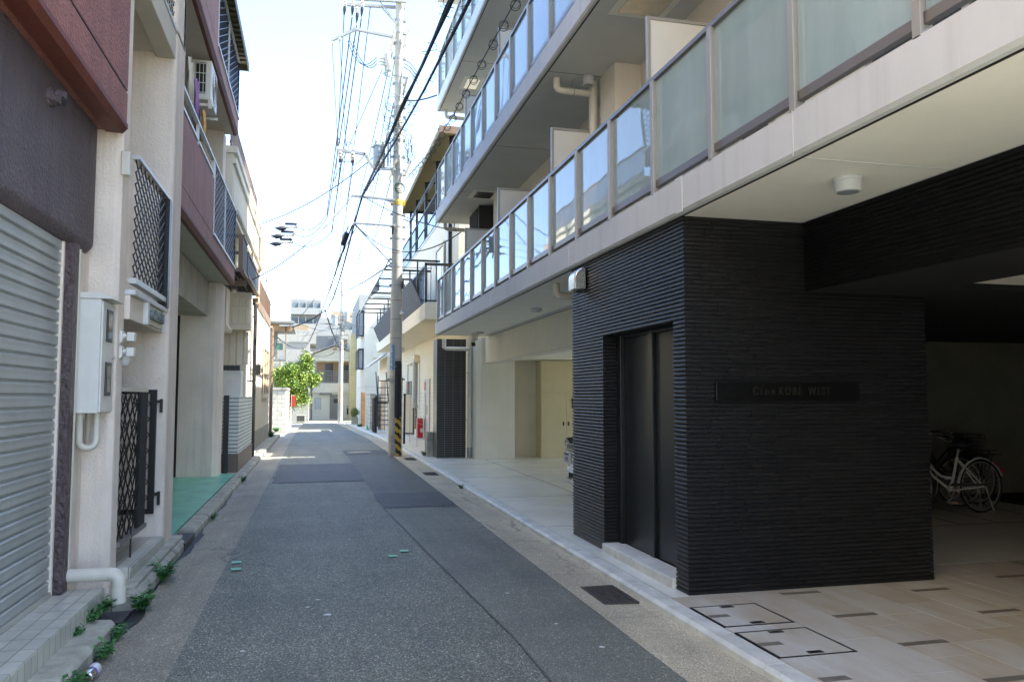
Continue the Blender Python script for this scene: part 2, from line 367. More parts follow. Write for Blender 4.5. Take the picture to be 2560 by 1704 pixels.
# forecourt stone tile: long sandy streaks, random per tile
def stone():
    m,t,p = newmat('sand_stone_tile'); p.inputs['Roughness'].default_value=.45
    n = N(t,'ShaderNodeTexNoise',Scale=1,Detail=6,Roughness=.6); t.links.new(pos(t,5.5,1.3,1),n.inputs['Vector'])
    g = t.nodes.new('ShaderNodeNewGeometry'); mr = N(t,'ShaderNodeMapRange'); mr.inputs['To Min'].default_value=-.1; mr.inputs['To Max'].default_value=.1
    t.links.new(g.outputs['Random Per Island'],mr.inputs['Value'])
    ad = t.nodes.new('ShaderNodeMath'); ad.operation='ADD'; t.links.new(n.outputs[0],ad.inputs[0]); t.links.new(mr.outputs[0],ad.inputs[1])
    f = ramp(t,ad.outputs[0],.36,.72); c = mixc(t,f,(.57,.56,.49),(.46,.4,.29))
    t.links.new(c,p.inputs['Base Color']); return m
M['stone'] = stone()
# ================================================================ ground
def zg(y): return 0.0 if y <= 30 else -0.016*(min(y,120)-30)
def strip(b, rows):          # rows: (y, [(x, dz), ...])
    for (y0,r0),(y1,r1) in zip(rows,rows[1:]):
        for k in range(len(r0)-1):
            b.add([(r0[k][0],y0,zg(y0)+r0[k][1]),(r0[k+1][0],y0,zg(y0)+r0[k+1][1]),(r1[k+1][0],y1,zg(y1)+r1[k+1][1]),(r1[k][0],y1,zg(y1)+r1[k][1])],[(0,1,2,3)])
    return b
st('ground', strip(B(), [(y,[(-400,-.06),(400,-.06)]) for y in (-200,30,120,1200)]), M['ground'])
YS = [-14,0,10,20,24,30,34,40,50,60,66]
def xr(y): return 2.0 if y<22 else 2.0-(y-22)*.010          # right asphalt edge
def xk(y): return 2.46 if y<22 else 2.46-(y-22)*.008         # right kerb front
st('road', strip(B(), [(y,[(-.76,0),(xr(y),0)]) for y in YS]), M['asphalt'])
st('cross_street', strip(B(), [(y,[(-60,.0),(60,.0)]) for y in (66,73.5,81)]), M['asphalt_right'])
rp = B()
def patch(x0,x1,x2,x3,y0,y1,mname,dz=.004):
    return st('road_patch', ragged([(x0,y0),(x1,y0),(x2,y1),(x3,y1)],dz), M[mname])
def ragged(c,dz,jit=.012,step=.12):
    pts=[]
    for (a,b_) in zip(c,c[1:]+c[:1]):
        n=max(1,int(math.hypot(b_[0]-a[0],b_[1]-a[1])/step))
        for i in range(n):
            t=i/n; j=0 if i==0 else jit
            pts.append((a[0]+(b_[0]-a[0])*t+rnd.gauss(0,j),a[1]+(b_[1]-a[1])*t+rnd.gauss(0,j),dz))
    return B().poly(pts)
# right-hand trench reinstatement, near and far parts, and the two dark patches
st('road_patch', B().poly([(1.30,-8,.004),(1.996,-8,.004),(1.996,11.1,.004),(.97,11.2,.004),(1.12,8,.004),(1.28,5,.004)]), M['asphalt_right'])
st('road_patch', B().poly([(.97,11.22,.004),(1.996,11.12,.004),(2.0,16.9,.004),(1.998,21.5,.004),(.86,21.3,.004),(.9,16,.004)]), M['asphalt_mid'])
patch(.96,1.99,1.99,.93,11.25,12.9,'asphalt_dark',.008)
patch(-.70,.93,.88,-.72,14.9,18.8,'asphalt_dark',.008)
patch(.84,1.97,1.98,.80,21.4,23.2,'asphalt_dark',.008)
st('road_marking', B().poly([(1.285,-8,.0065),(1.303,-8,.0065),(1.283,5,.0065),(1.123,8,.0065),(.973,11.2,.0065),(.958,11.2,.0065),(1.108,8,.0065),(1.268,5,.0065)]), M['asphalt_seam'])
fb=B()
for (x,y,r) in ((.05,6.35,.03),(-.02,6.15,.02),(.12,5.9,.035),(1.75,4.75,.03),(1.62,5.3,.02),(.4,8.9,.02),(1.5,6.2,.018),(-.4,5.2,.02)):
    k=7; fb.poly([(x+r*rnd.uniform(.4,1.3)*math.cos(2*math.pi*i/k),y+r*.8*rnd.uniform(.4,1.2)*math.sin(2*math.pi*i/k),.0072) for i in range(k)])
st('road_marking', fb, M['kerb'])
# gutters (shallow dish towards the kerb)
st('gutter', strip(B(), [(y,[(xr(y),.002),(xk(y)-.06,-.014),(xk(y)+.02,-.008)]) for y in YS]), M['gutter'])
st('gutter', strip(B(), [(y,[(-1.27,-.02),(-1.16,-.024),(-.76,.002)]) for y in YS[:8]]), M['gutter_left'])
jb=B()
for yj in (3.1,5.35,6.75,8.4,10.6,12.4,14.2,17.0,19.0,22.5,25.0,28.0): jb.poly([(xr(yj)+.01,yj,.0035),(xk(yj)-.06,yj+rnd.uniform(-.02,.02),-.0115),(xk(yj)-.06,yj+.016,-.0115),(xr(yj)+.01,yj+.012,.0035)])
st('road_marking', jb, M['kerb_old'])
# wet grit lying in the left gutter
wb=B(); n=110
wv=lambda q: max(.006,.035+.04*math.sin(q*2.1+1)+.02*math.sin(q*5.3)+rnd.uniform(-.008,.008))
ws=[(4.2+9.8*i_/n) for i_ in range(n+1)]; ww=[wv(q)*(1 if q<9.8 else .5) for q in ws]
for a,c,wa,wc in zip(ws,ws[1:],ww,ww[1:]): wb.add([(-1.262,a,-.0165),(-1.25+wa,a,-.0155),(-1.25+wc,c,-.0155),(-1.262,c,-.0165)],[(0,1,2,3)])
wb.box(-1.42,-1.24,5.99,6.3,-.03,.02); wb.box(-1.42,-1.24,8.75,9.4,-.03,.058)
st('gutter', wb, M['wet'])
# kerbs: single blocks with open joints
kb = B(); y=-13.9
while y < 58:
    L=.6; z=zg(y); x0=xk(y); x1=x0+.15
    kb.prism([(x0,z-.05),(x1,z-.05),(x1,z+.05),(x0+.025,z+.05),(x0,z+.03)],'y',y,y+L-.006); y+=L
st('kerb', kb, M['kerb'], .006)
kb = B(); y=-13.9; k=0
while y < 32:
    L=.6; d=rnd.uniform(-.008,.008)
    if not (8.82<y+.3<9.35 or 6.05<y+.3<6.25):
        kb.prism([(-1.42,-.05),(-1.25+d,-.05),(-1.25+d,.045+d*.6),(-1.275+d,.075+d*.6),(-1.42,.08+d*.6)],'y',y,y+L-.012)
    y+=L
st('kerb', kb, M['kerb_old'], .01)
# pavements
st('pavement', B().box(-6,-1.425,-14,32,-.05,.055), M['kerb_old'])
st('pavement', B().box(2.612,9.5,6.09,19.6,-.05,.05), M['apron'])
jb=B()
for yj in (8.9,11.6,14.55,17.4): jb.box(2.63,3.95,yj,yj+.012,.0502,.0525)
jb.box(3.94,3.955,8.4,18.4,.0502,.0525)
st('road_marking', jb, M['kerb_old'])
st('road_marking', B().box(4.1,5.0,15.35,15.43,.0502,.053), M['fascia'])
st('pavement', strip(B(), [(y,[(xk(y)+.152,.04),(9,.06)]) for y in (19.6,30,40,58)]), M['apron'])
st('pavement', B().box(2.612,3.0,5.6,6.095,-.04,.051), M['apron'])
# forecourt tiles, each one a slab with a grey inlay bar at every second end
tb=B(); ib=B(); x=2.614; col=0
st('pavement', B().box(2.613,6.4,-8,6.088,-.05,.044), M['kerb_old'])
XE=[2.614]+[2.80+.335*i for i in range(11)]
for i in range(len(XE)-1):
    x0,x1=XE[i],XE[i+1]; y=-8+ [0.,.21,.42][i%3]*1.0
    if x0>6.0: break
    ys=[]; q=-8-.63+(i%3)*.21
    while q<6.09: ys.append(q); q+=.63
    for q in ys:
        a,c=max(q,-8)+.0015,min(q+.63,6.086)-.0015
        if c-a<.02: continue
        tb.box(x0+.0015,x1-.0015,a,c,.03,.05)
inl=[(2.63,2.80,3.78),(2.63,2.80,4.42),(2.63,2.80,5.06)]
for k in range(-5,12):
    for xx,yy in ((3.47,4.19),(4.51,4.67),(5.52,4.9)): inl.append((xx,xx+.33,yy+.635*(k-3)))
for (a,c,yy) in inl:
    if yy<5.55 or a>4.95:
        if yy<6.0: ib.box(a,c,yy,yy+.062,.031,.0512)
st('pavement', tb, M['stone'], .0015)
st('pavement', ib, M['slot'])
st('pavement', B().box(4.96,13,6.09,14,-.05,.048), M['park_floor'])
pl=B()
pl.box(5.2,9.5,7.88,7.91,.0482,.0505)
for xx in (6.6,7.36,7.9,8.7,9.4): pl.add([(xx,7.91,.0505),(xx+.03,7.91,.0505),(xx+.33,9.6,.0505),(xx+.3,9.6,.0505)],[(0,1,2,3)])
st('road_marking', pl, M['kerb_old'])

# ================================================================ near right apartment building
A = thing('apartment_building','pale apartment building with teal glass balconies over a ribbed black tile entrance','building',(3.5,8,0))
def bars(b, ax, cst, a0, a1, z0, z1, out, skips=(), pitch=.0337, L=.24):
    n=int(round((z1-z0)/pitch)); p=(z1-z0)/n
    for k in range(n):
        zb=z0+k*p; segs=[(a0,a1)]
        for (s0,s1,t0,t1) in skips:
            if zb+p/2>t0 and zb+p/2<t1:
                ns=[]
                for (u,v) in segs:
                    if s0>u: ns.append((u,min(v,s0)))
                    if s1<v: ns.append((max(u,s1),v))
                segs=[q for q in ns if q[1]-q[0]>.01]
        o=rnd.uniform(0,L)
        for (u,v) in segs:
            cuts=[u]; q=math.floor((u-o)/L)*L+o+L
            while q<v-.02:
                if q>u+.02: cuts.append(q)
                q+=L
            cuts.append(v)
            for e0,e1 in zip(cuts,cuts[1:]):
                e0+= .0016 if e0>u else -.01; e1-=.0016 if e1<v else -.01
                d=.014+rnd.uniform(-.0007,.0009); d2=d+rnd.uniform(-.0005,.0005)
                pr=[(0,.0015),(d*.8,.003),(d,.009),(d,p-.014),(d*.7,p-.006),(0,p-.004)]
                vs=[]
                for e,dd in ((e0,d),(e1,d2)):
                    for (h,zz) in pr:
                        hh=cst+out*h*dd/d
                        vs.append((hh,e,zb+zz) if ax=='x' else (e,hh,zb+zz))
                m=len(pr); f=[(i,i+1,m+i+1,m+i) for i in range(m-1)]+[tuple(range(m))[::-1],tuple(range(m,2*m))]
                b.add(vs,f)
XW,YW=2.775,5.62
b=B()
b.mi(1)
b.box(XW,3.1,7.42,8.36,.045,2.95).box(XW,3.1,YW,5.81,.045,2.95).box(XW,3.1,5.81,7.42,2.15,2.95)
b.box(3.1,4.93,YW,8.36,.045,2.95).box(2.98,3.1,5.81,7.42,.045,2.15)
b.mi(0)
bars(b,'x',XW,YW,8.36,.05,2.95,-1,[(5.81,7.42,.04,2.15)])
bars(b,'y',YW,XW,3.83,2.38,2.95,-1); bars(b,'y',YW,XW,4.94,.05,2.38,-1)
bars(b,'y',7.42,XW,2.93,.05,2.15,-1)
bars(b,'x',4.93,YW,8.3,.05,2.38,1,pitch=.068)
b.build('entrance_wall',[M['tile_black'],M['tile_back']],A)
# dark steel door pair in the recess
d=B(); d.box(2.945,2.978,6.70,7.29,.135,2.11); d.box(2.955,2.978,5.85,6.59,.135,2.11)
dp=d.build('door',M['door'],A,.004)
f=B(); f.box(2.90,2.979,7.30,7.40,.13,2.14).box(2.925,2.979,6.60,6.69,.13,2.14).box(2.92,2.979,5.815,5.845,.13,2.14).box(2.93,2.979,5.846,7.299,2.112,2.145)
f.build('door_frame',M['door'],dp,.004)
B().box(2.735,2.95,5.83,7.41,.045,.13).build('doorstep',M['kerb'],A,.012)
# beam and ceilings round the forecourt
bm=B(); bm.mi(1); bm.box(3.83,4.0,1.2,5.60,2.38,2.949); bm.box(4.0,4.72,1.2,5.6,2.38,2.5)
bm.box(4.72,14,5.09,14,2.38,2.5).box(4.93,14,5.6,5.63,2.5,2.95)
bm.mi(0); bars(bm,'x',3.83,1.4,5.6,2.38,2.94,-1)
bm.build('forecourt_beam',[mat('black_beam_tile',(.0028,.0028,.003),.6,var=.2,spec=.25),M['dark_ceiling']],A)
B().box(4.721,8,1.9,5.089,2.42,2.5).build('forecourt_ceiling',M['soffit'],A)
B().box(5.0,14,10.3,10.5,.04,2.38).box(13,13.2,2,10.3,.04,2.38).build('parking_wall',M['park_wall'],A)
B().box(3.5,14,1.0,1.199,.04,3.0).build('unseen_shade_wall',M['dark_ceiling'],A)  # out-of-view black wall, added to keep light off the forecourt
# balconies --------------------------------------------------------
XF=2.70
def balcony(z, y0, rows, y_end=18.28):
    s=B()
    s.prism([(XF,z+.02),(XF+.02,z),(4.2,z),(4.2,z+.2),(XF+.2,z+.2),(XF+.2,z+.27),(XF,z+.27)],'y',1.2,y_end)
    o=s.build('balcony_slab',M['fascia'],A)
    c=B(); c.box(XF+.07,3.80,1.2,y_end-.05,z-.006,z-.001)
    c.build('soffit_panel',M['soffit'] if z<3 else M['soffit_grey'],o)
    j=B()
    if z<3:
        for (xa,xb_,ya,yb,za,zb) in ((XF-.006,XF,5.49,5.60,z,z+.275),(XF-.003,XF,4.04,4.05,z,z+.27),(XF-.003,XF,8.28,8.29,z,z+.27),(XF-.003,XF,12.0,12.006,z,z+.27),(XF+.07,3.8,4.04,4.05,z-.009,z-.006)):
            B().box(xa,xb_,ya,yb,za,zb).build('panel_joint',M['fascia'],o)
    else:
        for yy in (6.3,9.26,12.3,15.3): B().box(XF+.07,3.8,yy,yy+.008,z-.008,z-.006).build('panel_joint',M['groove'],o)
    B().box(XF+.055,XF+.068,1.2,y_end-.05,z-.007,z-.001).build('drip_groove',M['groove'],o)
    ys=[18.05-k for k in range(rows)]
    zr=z+1.28
    t=B(); t.prism([(2.715,zr-.045),(2.785,zr-.045),(2.785,zr-.008),(2.77,zr),(2.73,zr),(2.715,zr-.008)],'y',ys[-1],18.08); 
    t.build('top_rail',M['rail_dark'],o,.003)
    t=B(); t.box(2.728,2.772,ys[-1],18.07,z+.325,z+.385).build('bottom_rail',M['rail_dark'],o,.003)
    for k,yy in enumerate(ys):
        q=B()
        q.box(2.722,2.778,yy-.018,yy+.018,z+.2,zr-.045)
        q.box(2.7,2.721,yy-.028,yy+.028,z+.26,zr-.046)
        q.build('post',M['bronze'],o,.003)
    for k in range(len(ys)-1):
        y1,y2=ys[k+1],ys[k]
        a=rnd.uniform(-.0012,.0012)
        q=B(); q.add([(2.742+a,y1+.02,z+.386),(2.742-a,y2-.02,z+.386),(2.742-a*.5,y2-.02,zr-.046),(2.742+a*1.2,y1+.02,zr-.046),
                      (2.752+a,y1+.02,z+.386),(2.752-a,y2-.02,z+.386),(2.752-a*.5,y2-.02,zr-.046),(2.752+a*1.2,y1+.02,zr-.046)],
                     [(3,2,1,0),(4,5,6,7),(0,1,5,4),(1,2,6,5),(2,3,7,6),(3,0,4,7)])
        q.build('glass_pane',M['pane'],o)
    # end rail at the far end
    for za,zb in ((zr-.045,zr),(z+.33,z+.38)): B().box(2.79,3.8,18.02,18.06,za,zb).build('end_rail',M['bronze'],o)
    B().box(2.79,3.8,18.035,18.045,z+.386,zr-.046).build('glass_pane',M['pane'],o)
    return o
balcony(2.95,5,18); balcony(5.58,5,15); balcony(8.24,5,11)
B().prism([(XF,10.9),(4.2,10.9),(4.2,11.17),(XF,11.17)],'y',1.2,18.28).build('balcony_slab',M['fascia'],A)
# body of the building: upper wall behind the balconies, columns, roof
wl=B(); wl.box(3.8,14,1.2,18.27,2.952,5.578).box(3.8,14,1.2,18.27,5.85,8.238).box(3.8,14,1.2,18.27,8.52,10.9).box(3.8,14,1.2,18.27,11.17,15.0)
for z0,z1 in ((3.152,5.572),(5.79,8.232)):
    wl.box(3.46,3.799,8.8,9.3,z0,z1); wl.box(3.46,3.799,2.2,2.7,z0,z1); wl.box(3.46,3.799,15.1,15.5,z0,z1)
wl.box(3.3,14,1.2,18.27,15.0,15.3)
wl.build('upper_wall',M['rwall'],A)
for z in (3.15,5.78,8.44):
    for y0 in (3.0,6.0,9.9,13.0,16.0):
        g=B(); g.box(3.785,3.799,y0,y0+1.7,z+.1,z+2.0)
        fr=g.build('balcony_window',M['window'],A)
        h=B(); h.box(3.765,3.784,y0-.05,y0,z+.05,z+2.05).box(3.765,3.784,y0+1.7,y0+1.75,z+.05,z+2.05).box(3.765,3.784,y0+.82,y0+.88,z+.1,z+2.0).box(3.765,3.784,y0,y0+1.7,z+2.0,z+2.05)
        h.build('window_frame',M['bronze'],fr)
for (y,z,zt) in ((6.47,3.27,4.96),(9.45,3.27,4.93),(12.46,3.27,4.93),(15.38,3.27,4.87),(12.45,5.95,7.62),(15.43,5.95,7.6),(9.46,5.95,7.62)):
    q=B(); q.box(2.885,3.79,y-.008,y+.008,z,zt-.03); pb=q.build('partition_board',M['partition'],A)
    q=B(); q.box(2.85,2.884,y-.02,y+.02,z,zt).box(2.885,3.79,y-.02,y+.02,zt-.03,zt); q.build('partition_frame',M['bronze'],pb,.003)
# fittings on the soffits
def hatch(x0,x1,y0,y1,z):
    q=B(); q.box(x0,x1,y0,y1,z-.012,z-.0065); o=q.build('escape_hatch',M['soffit'],A,.003)
    B().box(x0+.08,x1-.08,y0+.08,y1-.08,z-.02,z-.0125).build('hatch_lid',M['stain'],o,.003)
hatch(2.95,3.56,7.05,7.68,5.58); hatch(2.97,3.5,15.1,15.75,5.58); hatch(2.96,3.4,16.05,16.75,8.24)
def lamp(x,y,z,r=.085,h=.1):
    q=B(); q.cyl((x,y,z-.03),(x,y,z-.007),r+.006,n=24); q.cyl((x,y,z-h),(x,y,z-.03),r*.97,r+.003,24)
    o=q.build('downlight',M['fascia'],A,.004,True)
    B().cyl((x,y,z-h-.002),(x,y,z-h+.001),r*.78,n=24).build('lamp_glass',M['win_light'],o)
lamp(3.30,4.36,2.95); lamp(3.43,12.2,2.95,.08,.06); lamp(3.5,17.0,2.95,.08,.05); lamp(3.3,9.3,5.58,.07,.12)
def pipe_l(y,z,x0,x1,r=.045,down=None):
    q=B(); q.tube([(x0,y,z+.16),(x0,y,z+.02),(x0+.015,y,z-.005),(x0+.05,y,z-.02),(x1,y,z-.03)],r,12)
    if down: q.tube([(x1,y,z+.16),(x1,y,down)],r*1.3,14)
    o=q.build('drain_pipe',M['pvc_white'],A,0,True)
    q=B(); q.ring((x0+.22,y,z-.022),(1,0,0),r*1.12,.006); q.box(x0+.2,x0+.225,y-.01,y+.01,z+.0,z+.16); q.build('pipe_clamp',M['galv'],o)
pipe_l(9.4,2.81,2.9,3.4); pipe_l(9.45,5.44,2.93,3.42,.045,3.3); pipe_l(18.15,5.44,2.9,3.45); pipe_l(18.15,8.1,2.9,3.45)
# ventilation hood on the black wall
q=B(); prof=[]
for i in range(9):
    a=math.pi*i/8/2; prof.append((2.755-.13*math.sin(a),2.78+.12*math.cos(a)))
q.prism([(2.755,2.66)]+prof+[(2.625,2.66)],'y',7.86,8.08)
o=q.build('vent_hood',M['stain'],A,.012,True,)
B().box(2.66,2.74,7.9,8.04,2.645,2.659).build('vent_grille',M['black'],o)
# carport behind the entrance
q=B(); q.prism([(3.76,18.75),(3.86,18.6),(4.68,18.6),(4.68,19.4),(3.76,19.4)],'z',.04,2.944); q.build('pillar',M['grey_wall'],A,.01)
q=B(); q.box(3.95,4.3,8.365,18.598,2.33,2.943); q.build('carport_beam',M['rwall'],A,.01)
B().box(4.301,12,8.365,19.4,2.43,2.55).build('carport_ceiling',M['soffit'],A)
B().box(4.69,12,19.2,19.4,.04,2.43).build('carport_wall',M['rwall'],A)
q=B(); q.box(2.9,3.62,19.3,19.9,.03,2.94); q.build('tiled_column',M['tile_small'],A)
q=B(); q.tube([(3.7,19.2,.04),(3.7,19.2,2.94)],.055,14); q.tube([(3.05,19.15,2.93),(3.05,19.15,2.72),(3.1,19.15,2.69),(3.68,19.18,2.69)],.05,12)
o=q.build('drain_pipe',M['pvc_white'],A,0,True)
q=B(); q.cyl((3.7,19.2,.04),(3.7,19.2,.3),.07,n=14); q.build('pipe_shoe',M['galv'],o)
for z in (.95,2.1): B().box(3.6,3.82,19.21,19.25,z,z+.02).build('pipe_clamp',M['galv'],o)
# storage locker
q=B(); q.box(5.37,7.0,18.75,19.19,.05,2.42); lk=q.build('storage_locker',M['yellow'],A,.006)
q=B()
for (x0,x1) in ((5.385,6.01),(6.02,6.65)): q.box(x0,x1,18.735,18.749,.22,1.59)
q.box(5.385,6.98,18.735,18.749,1.61,2.40); q.build('locker_door',M['yellow'],lk,.004)
q=B()
for x in (5.93,6.06): q.box(x,x+.035,18.725,18.734,.82,.92)
q.box(6.16,6.3,18.722,18.734,1.24,1.5); q.build('handle',M['black'],lk)
# name sign on the black wall
S = thing('name_sign','long black sign with raised letters on the ribbed black wall beside the door','sign',(3.64,5.6,1.5))
B().box(3.0,4.28,5.572,5.604,1.51,1.655).build('plate',mat('black_sign_plate',(.003,.003,.003),.3,var=0),S,.003)
LM = mat('sign_letter',(.07,.068,.065),.3,metal=.7,var=0)
text('Cion',.086,'lettering',LM,S,(3.405,5.566,1.585),(1,0,0),(0,0,1),.005,space=1.5,width=.19)
text('KOBE',.086,'lettering',LM,S,(3.637,5.566,1.585),(1,0,0),(0,0,1),.005,space=1.35,width=.2)
text('WEST',.086,'lettering',LM,S,(3.90,5.566,1.585),(1,0,0),(0,0,1),.005,space=1.35,width=.2)
# security camera
Cm = thing('security_camera','long cream security camera under the balcony soffit by the white drainpipe','camera',(3.5,17.6,2.9))
q=B(); q.obox((3.44,17.55,2.80),(.11,.42,.13),0,R(-28)); q.build('housing',M['rwall'],Cm,.02)
q=B(); q.obox((3.415,17.33,2.69),(.09,.03,.09),0,R(-28)); q.build('lens',M['black'],Cm,.01)
q=B(); q.tube([(3.48,17.6,2.84),(3.55,17.6,2.8),(3.56,17.6,2.943)],.02,8); q.cyl((3.56,17.6,2.92),(3.56,17.6,2.943),.06,n=14); q.build('bracket',M['rwall'],Cm)
# condenser on the second-floor balcony
AC2 = thing('air_conditioner','black louvred unit hanging under the soffit at the far end of the balcony','air conditioner',(3.4,16.5,5.0))
q=B(); q.box(3.3,3.78,16.2,17.2,5.02,5.54); q.build('casing',M['black'],AC2,.01)
q=B()
for i in range(9): q.box(3.28,3.299,16.25,17.15,5.06+i*.05,5.09+i*.05)
q.build('louvre',M['black_matte'],AC2)
# floor access hatches, tile-filled
for i,(y0,y1,lab) in enumerate(((4.80,5.30,'stone-filled floor hatch in a dark frame, nearer the black wall corner'),(4.17,4.68,'stone-filled floor hatch in a dark frame, the one nearer the camera'))):
    Hh=thing('floor_hatch',lab,'hatch',(2.87,y0,.05),'floor hatches in the stone forecourt')
    q=B(); x0,x1=2.615,3.13
    q.box(x0,x1,y0,y0+.014,.04,.0535).box(x0,x1,y1-.014,y1,.04,.0535).box(x0,x0+.014,y0,y1,.04,.0535).box(x1-.014,x1,y0,y1,.04,.0535); q.build('frame',M['black'],Hh)
    q=B(); q.box(x0+.016,x1-.016,y0+.016,y1-.016,.04,.0525); q.mi(1); q.box(x0+.02,x0+.17,y0+.22,y0+.28,.045,.0535); q.build('lid',[M['stone'],M['slot']],Hh)
    for yy in (y0+.03,y1-.07):
        q=B(); q.box(2.83,2.93,yy,yy+.04,.05,.0555); hd=q.build('handle',M['black'],Hh,.002); B().box(2.85,2.91,yy+.008,yy+.032,.0556,.0575).build('latch',M['stain'],hd)
# ================================================================ near left building
L = thing('apartment_house','old stucco apartment house in cream, purple and red with a roller shutter and lattice balconies','building',(-3,6,0))
q=B(); q.box(-9,-2.9,-14,16.2,0,2.17)            # core behind the recesses
q.box(-9,-2.4,-14,16.2,3.62,8.05)
q.box(-9,-1.9,-14,6.60,4.75,9.5)
q.build('wall',M['cream'],L)
# roller shutter: real slats
q=B(); z=.235; p=.083
pr=[]
while z<2.60:
    for (dx,dz) in ((.016,0),(.022,.006),(.020,.034),(.022,.058),(.014,.066),(.004,.070),(.004,.078)): pr.append((-1.735+dx,z+dz))
    z+=p
vs=[];fs=[]
for yy in (-14,6.055):
    for (xx,zz) in pr: vs.append((xx,yy,zz))
n=len(pr)
for i in range(n-1): fs.append((i,i+1,n+i+1,n+i))
q.add(vs,fs); 
S_=q.build('shutter',M['shutter'],L)
q=B(); q.box(-1.76,-1.70,-14,6.05,.2,.235); q.build('bottom_bar',M['alu'],S_)
q=B(); q.box(-1.76,-1.70,6.056,6.085,.2,2.62); q.build('guide_rail',M['cream'],S_)
q=B(); q.box(-1.9,-1.64,6.086,6.21,.2,2.62); q.build('shutter_column',M['purple_dark'],L,.008)
# purple box over the shutter
q=B(); q.prism([(-2.4,2.62),(-1.70,2.62),(-1.648,2.68),(-1.648,3.625),(-2.4,3.625)],'y',-14,6.60); q.build('shutter_head',M['purple'],L,.02)
q=B()
q.prism([(-2.4,3.62),(-1.635,3.60),(-1.56,3.60),(-1.56,3.66),(-1.545,3.66),(-1.545,3.595),(-1.475,3.595),(-1.45,3.63),(-1.45,3.90),(-1.465,3.905),(-1.465,3.915),(-1.45,3.92),(-1.45,5.3),(-2.4,5.3)],'y',-14,6.62)
red=q.build('red_parapet',M['red'],L,.004)
q=B(); q.prism([(-1.6,3.592),(-1.478,3.586),(-1.444,3.625),(-1.444,3.66),(-1.449,3.665),(-1.48,3.60),(-1.6,3.605)],'y',-14,6.63); q.build('lip',M['red_lip'],red)
q=B(); q.box(-1.464,-1.4485,-14,6.52,3.904,3.916); q.build('joint',M['groove'],red)
q=B(); q.tube([(-1.66,5.46,3.43),(-1.61,5.46,3.43)],.062,16); q.tube([(-1.61,5.46,3.43),(-1.565,5.46,3.42)],.05,16)
v=q.build('vent_pipe',M['purple'],L,0,True)
q=B(); q.cyl((-1.566,5.46,3.42),(-1.563,5.46,3.42),.044,n=16); q.build('vent_opening',M['black_matte'],v)
# pillars
q=B(); q.prism([(-2.4,6.69),(-1.53,6.69),(-1.49,6.73),(-1.49,6.93),(-2.4,6.93)],'z',0,9.5); q.build('pillar',M['cream'],L,.008)
q=B(); q.prism([(-2.95,8.4),(-1.42,8.4),(-1.40,8.43),(-1.40,8.92),(-2.95,8.92)],'z',.0,9.5); q.build('pillar',M['cream'],L,.008)
q=B(); q.box(-2.0,-1.7,6.211,6.688,.0,2.62); q.build('side_wall',M['cream'],L)
# step under the shutter, entrance step
q=B(); q.mi(0).box(-1.9,-1.415,-14,6.25,.055,.2).mi(1).box(-1.419,-1.412,-14,6.25,.03,.185); q.build('shutter_step',[M['step'],M['step_face']],L)
q=B(); q.mi(0).box(-2.9,-1.38,6.94,8.39,.055,.2).mi(1).box(-1.384,-1.378,6.94,8.39,.03,.17); q.build('entrance_step',[M['step'],M['step_face']],L)
B().box(-1.425,-1.30,6.7,9.0,.04,.11).build('step_edge',M['kerb_old'],L,.01)
# entrance header, sill, recess
q=B(); q.box(-1.62,-1.45,6.931,8.399,2.165,2.36); q.box(-2.95,-1.6205,6.931,8.399,2.175,2.3); q.build('entrance_header',M['cream'],L,.006)
q=B(); q.box(-1.64,-1.41,6.931,8.399,2.361,2.405); q.build('sill',M['fascia'],L,.008)
q=B(); q.box(-2.92,-2.88,7.0,7.9,.2,2.1); dd=q.build('entrance_door',M['brown'],L,.01); q=B(); q.box(-2.879,-2.84,7.75,7.8,1.0,1.2); q.build('handle',M['alu'],dd)
# 2F landing opening and 3F beam
q=B(); q.box(-1.58,-1.41,6.931,8.399,4.93,5.20); q.box(-2.4,-1.581,6.931,8.399,4.98,5.1); q.build('landing_beam',M['cream_soffit'],L,.006)
q=B(); q.box(-1.585,-1.40,6.931,8.95,5.201,5.245); q.build('sill',M['fascia'],L,.006)
def lattice(b, x, y0, y1, z0, z1, ny, nz, r=.008):
    """diamond lattice in the plane x"""
    dy=(y1-y0)/ny; dz=(z1-z0)/nz
    for i in range(-nz,ny+1):
        for s in (1,-1):
            # line y = y0+(i+t)*dy, z = z0 + t*dz (or mirrored)
            t0=max(0,-i); t1=min(nz,ny-i)
            if t1-t0<.5: continue
            pts=[]
            for t in (t0,t1):
                yy=y0+(i+t)*dy
                zz=z0+t*dz
                if s<0: yy=y1-(i+t)*dy
                pts.append((x+ (0.004 if s>0 else -.004),yy,zz))
            b.tube(pts,r,5)
q=B(); lattice(q,-1.44,6.95,8.30,2.50,3.47,8,10,.0065); la=q.build('lattice_window',M['black'],L)
q=B(); q.box(-1.47,-1.41,6.93,8.39,3.475,3.505); q.build('top_rail',M['alu'],la)
q=B(); q.box(-1.47,-1.41,6.93,8.34,2.455,2.50); q.build('bottom_rail',M['alu'],la)
q=B(); q.box(-1.49,-1.40,8.28,8.385,2.41,3.474); q.build('jamb',M['black'],la)
q=B(); q.box(-1.46,-1.40,8.386,8.399,2.41,3.474); q.build('jamb_edge',M['white_rail'],la)
q=B(); lattice(q,-1.44,6.95,8.9,5.3,6.3,11,10,.0065); la=q.build('lattice_window',M['black'],L)
q=B(); q.box(-1.48,-1.40,8.8,8.9,5.25,6.3); q.build('jamb',M['black'],la)
q=B(); q.box(-1.50,-1.44,6.70,6.76,3.28,3.47); q.build('cable_box',M['pvc'],L,.006)
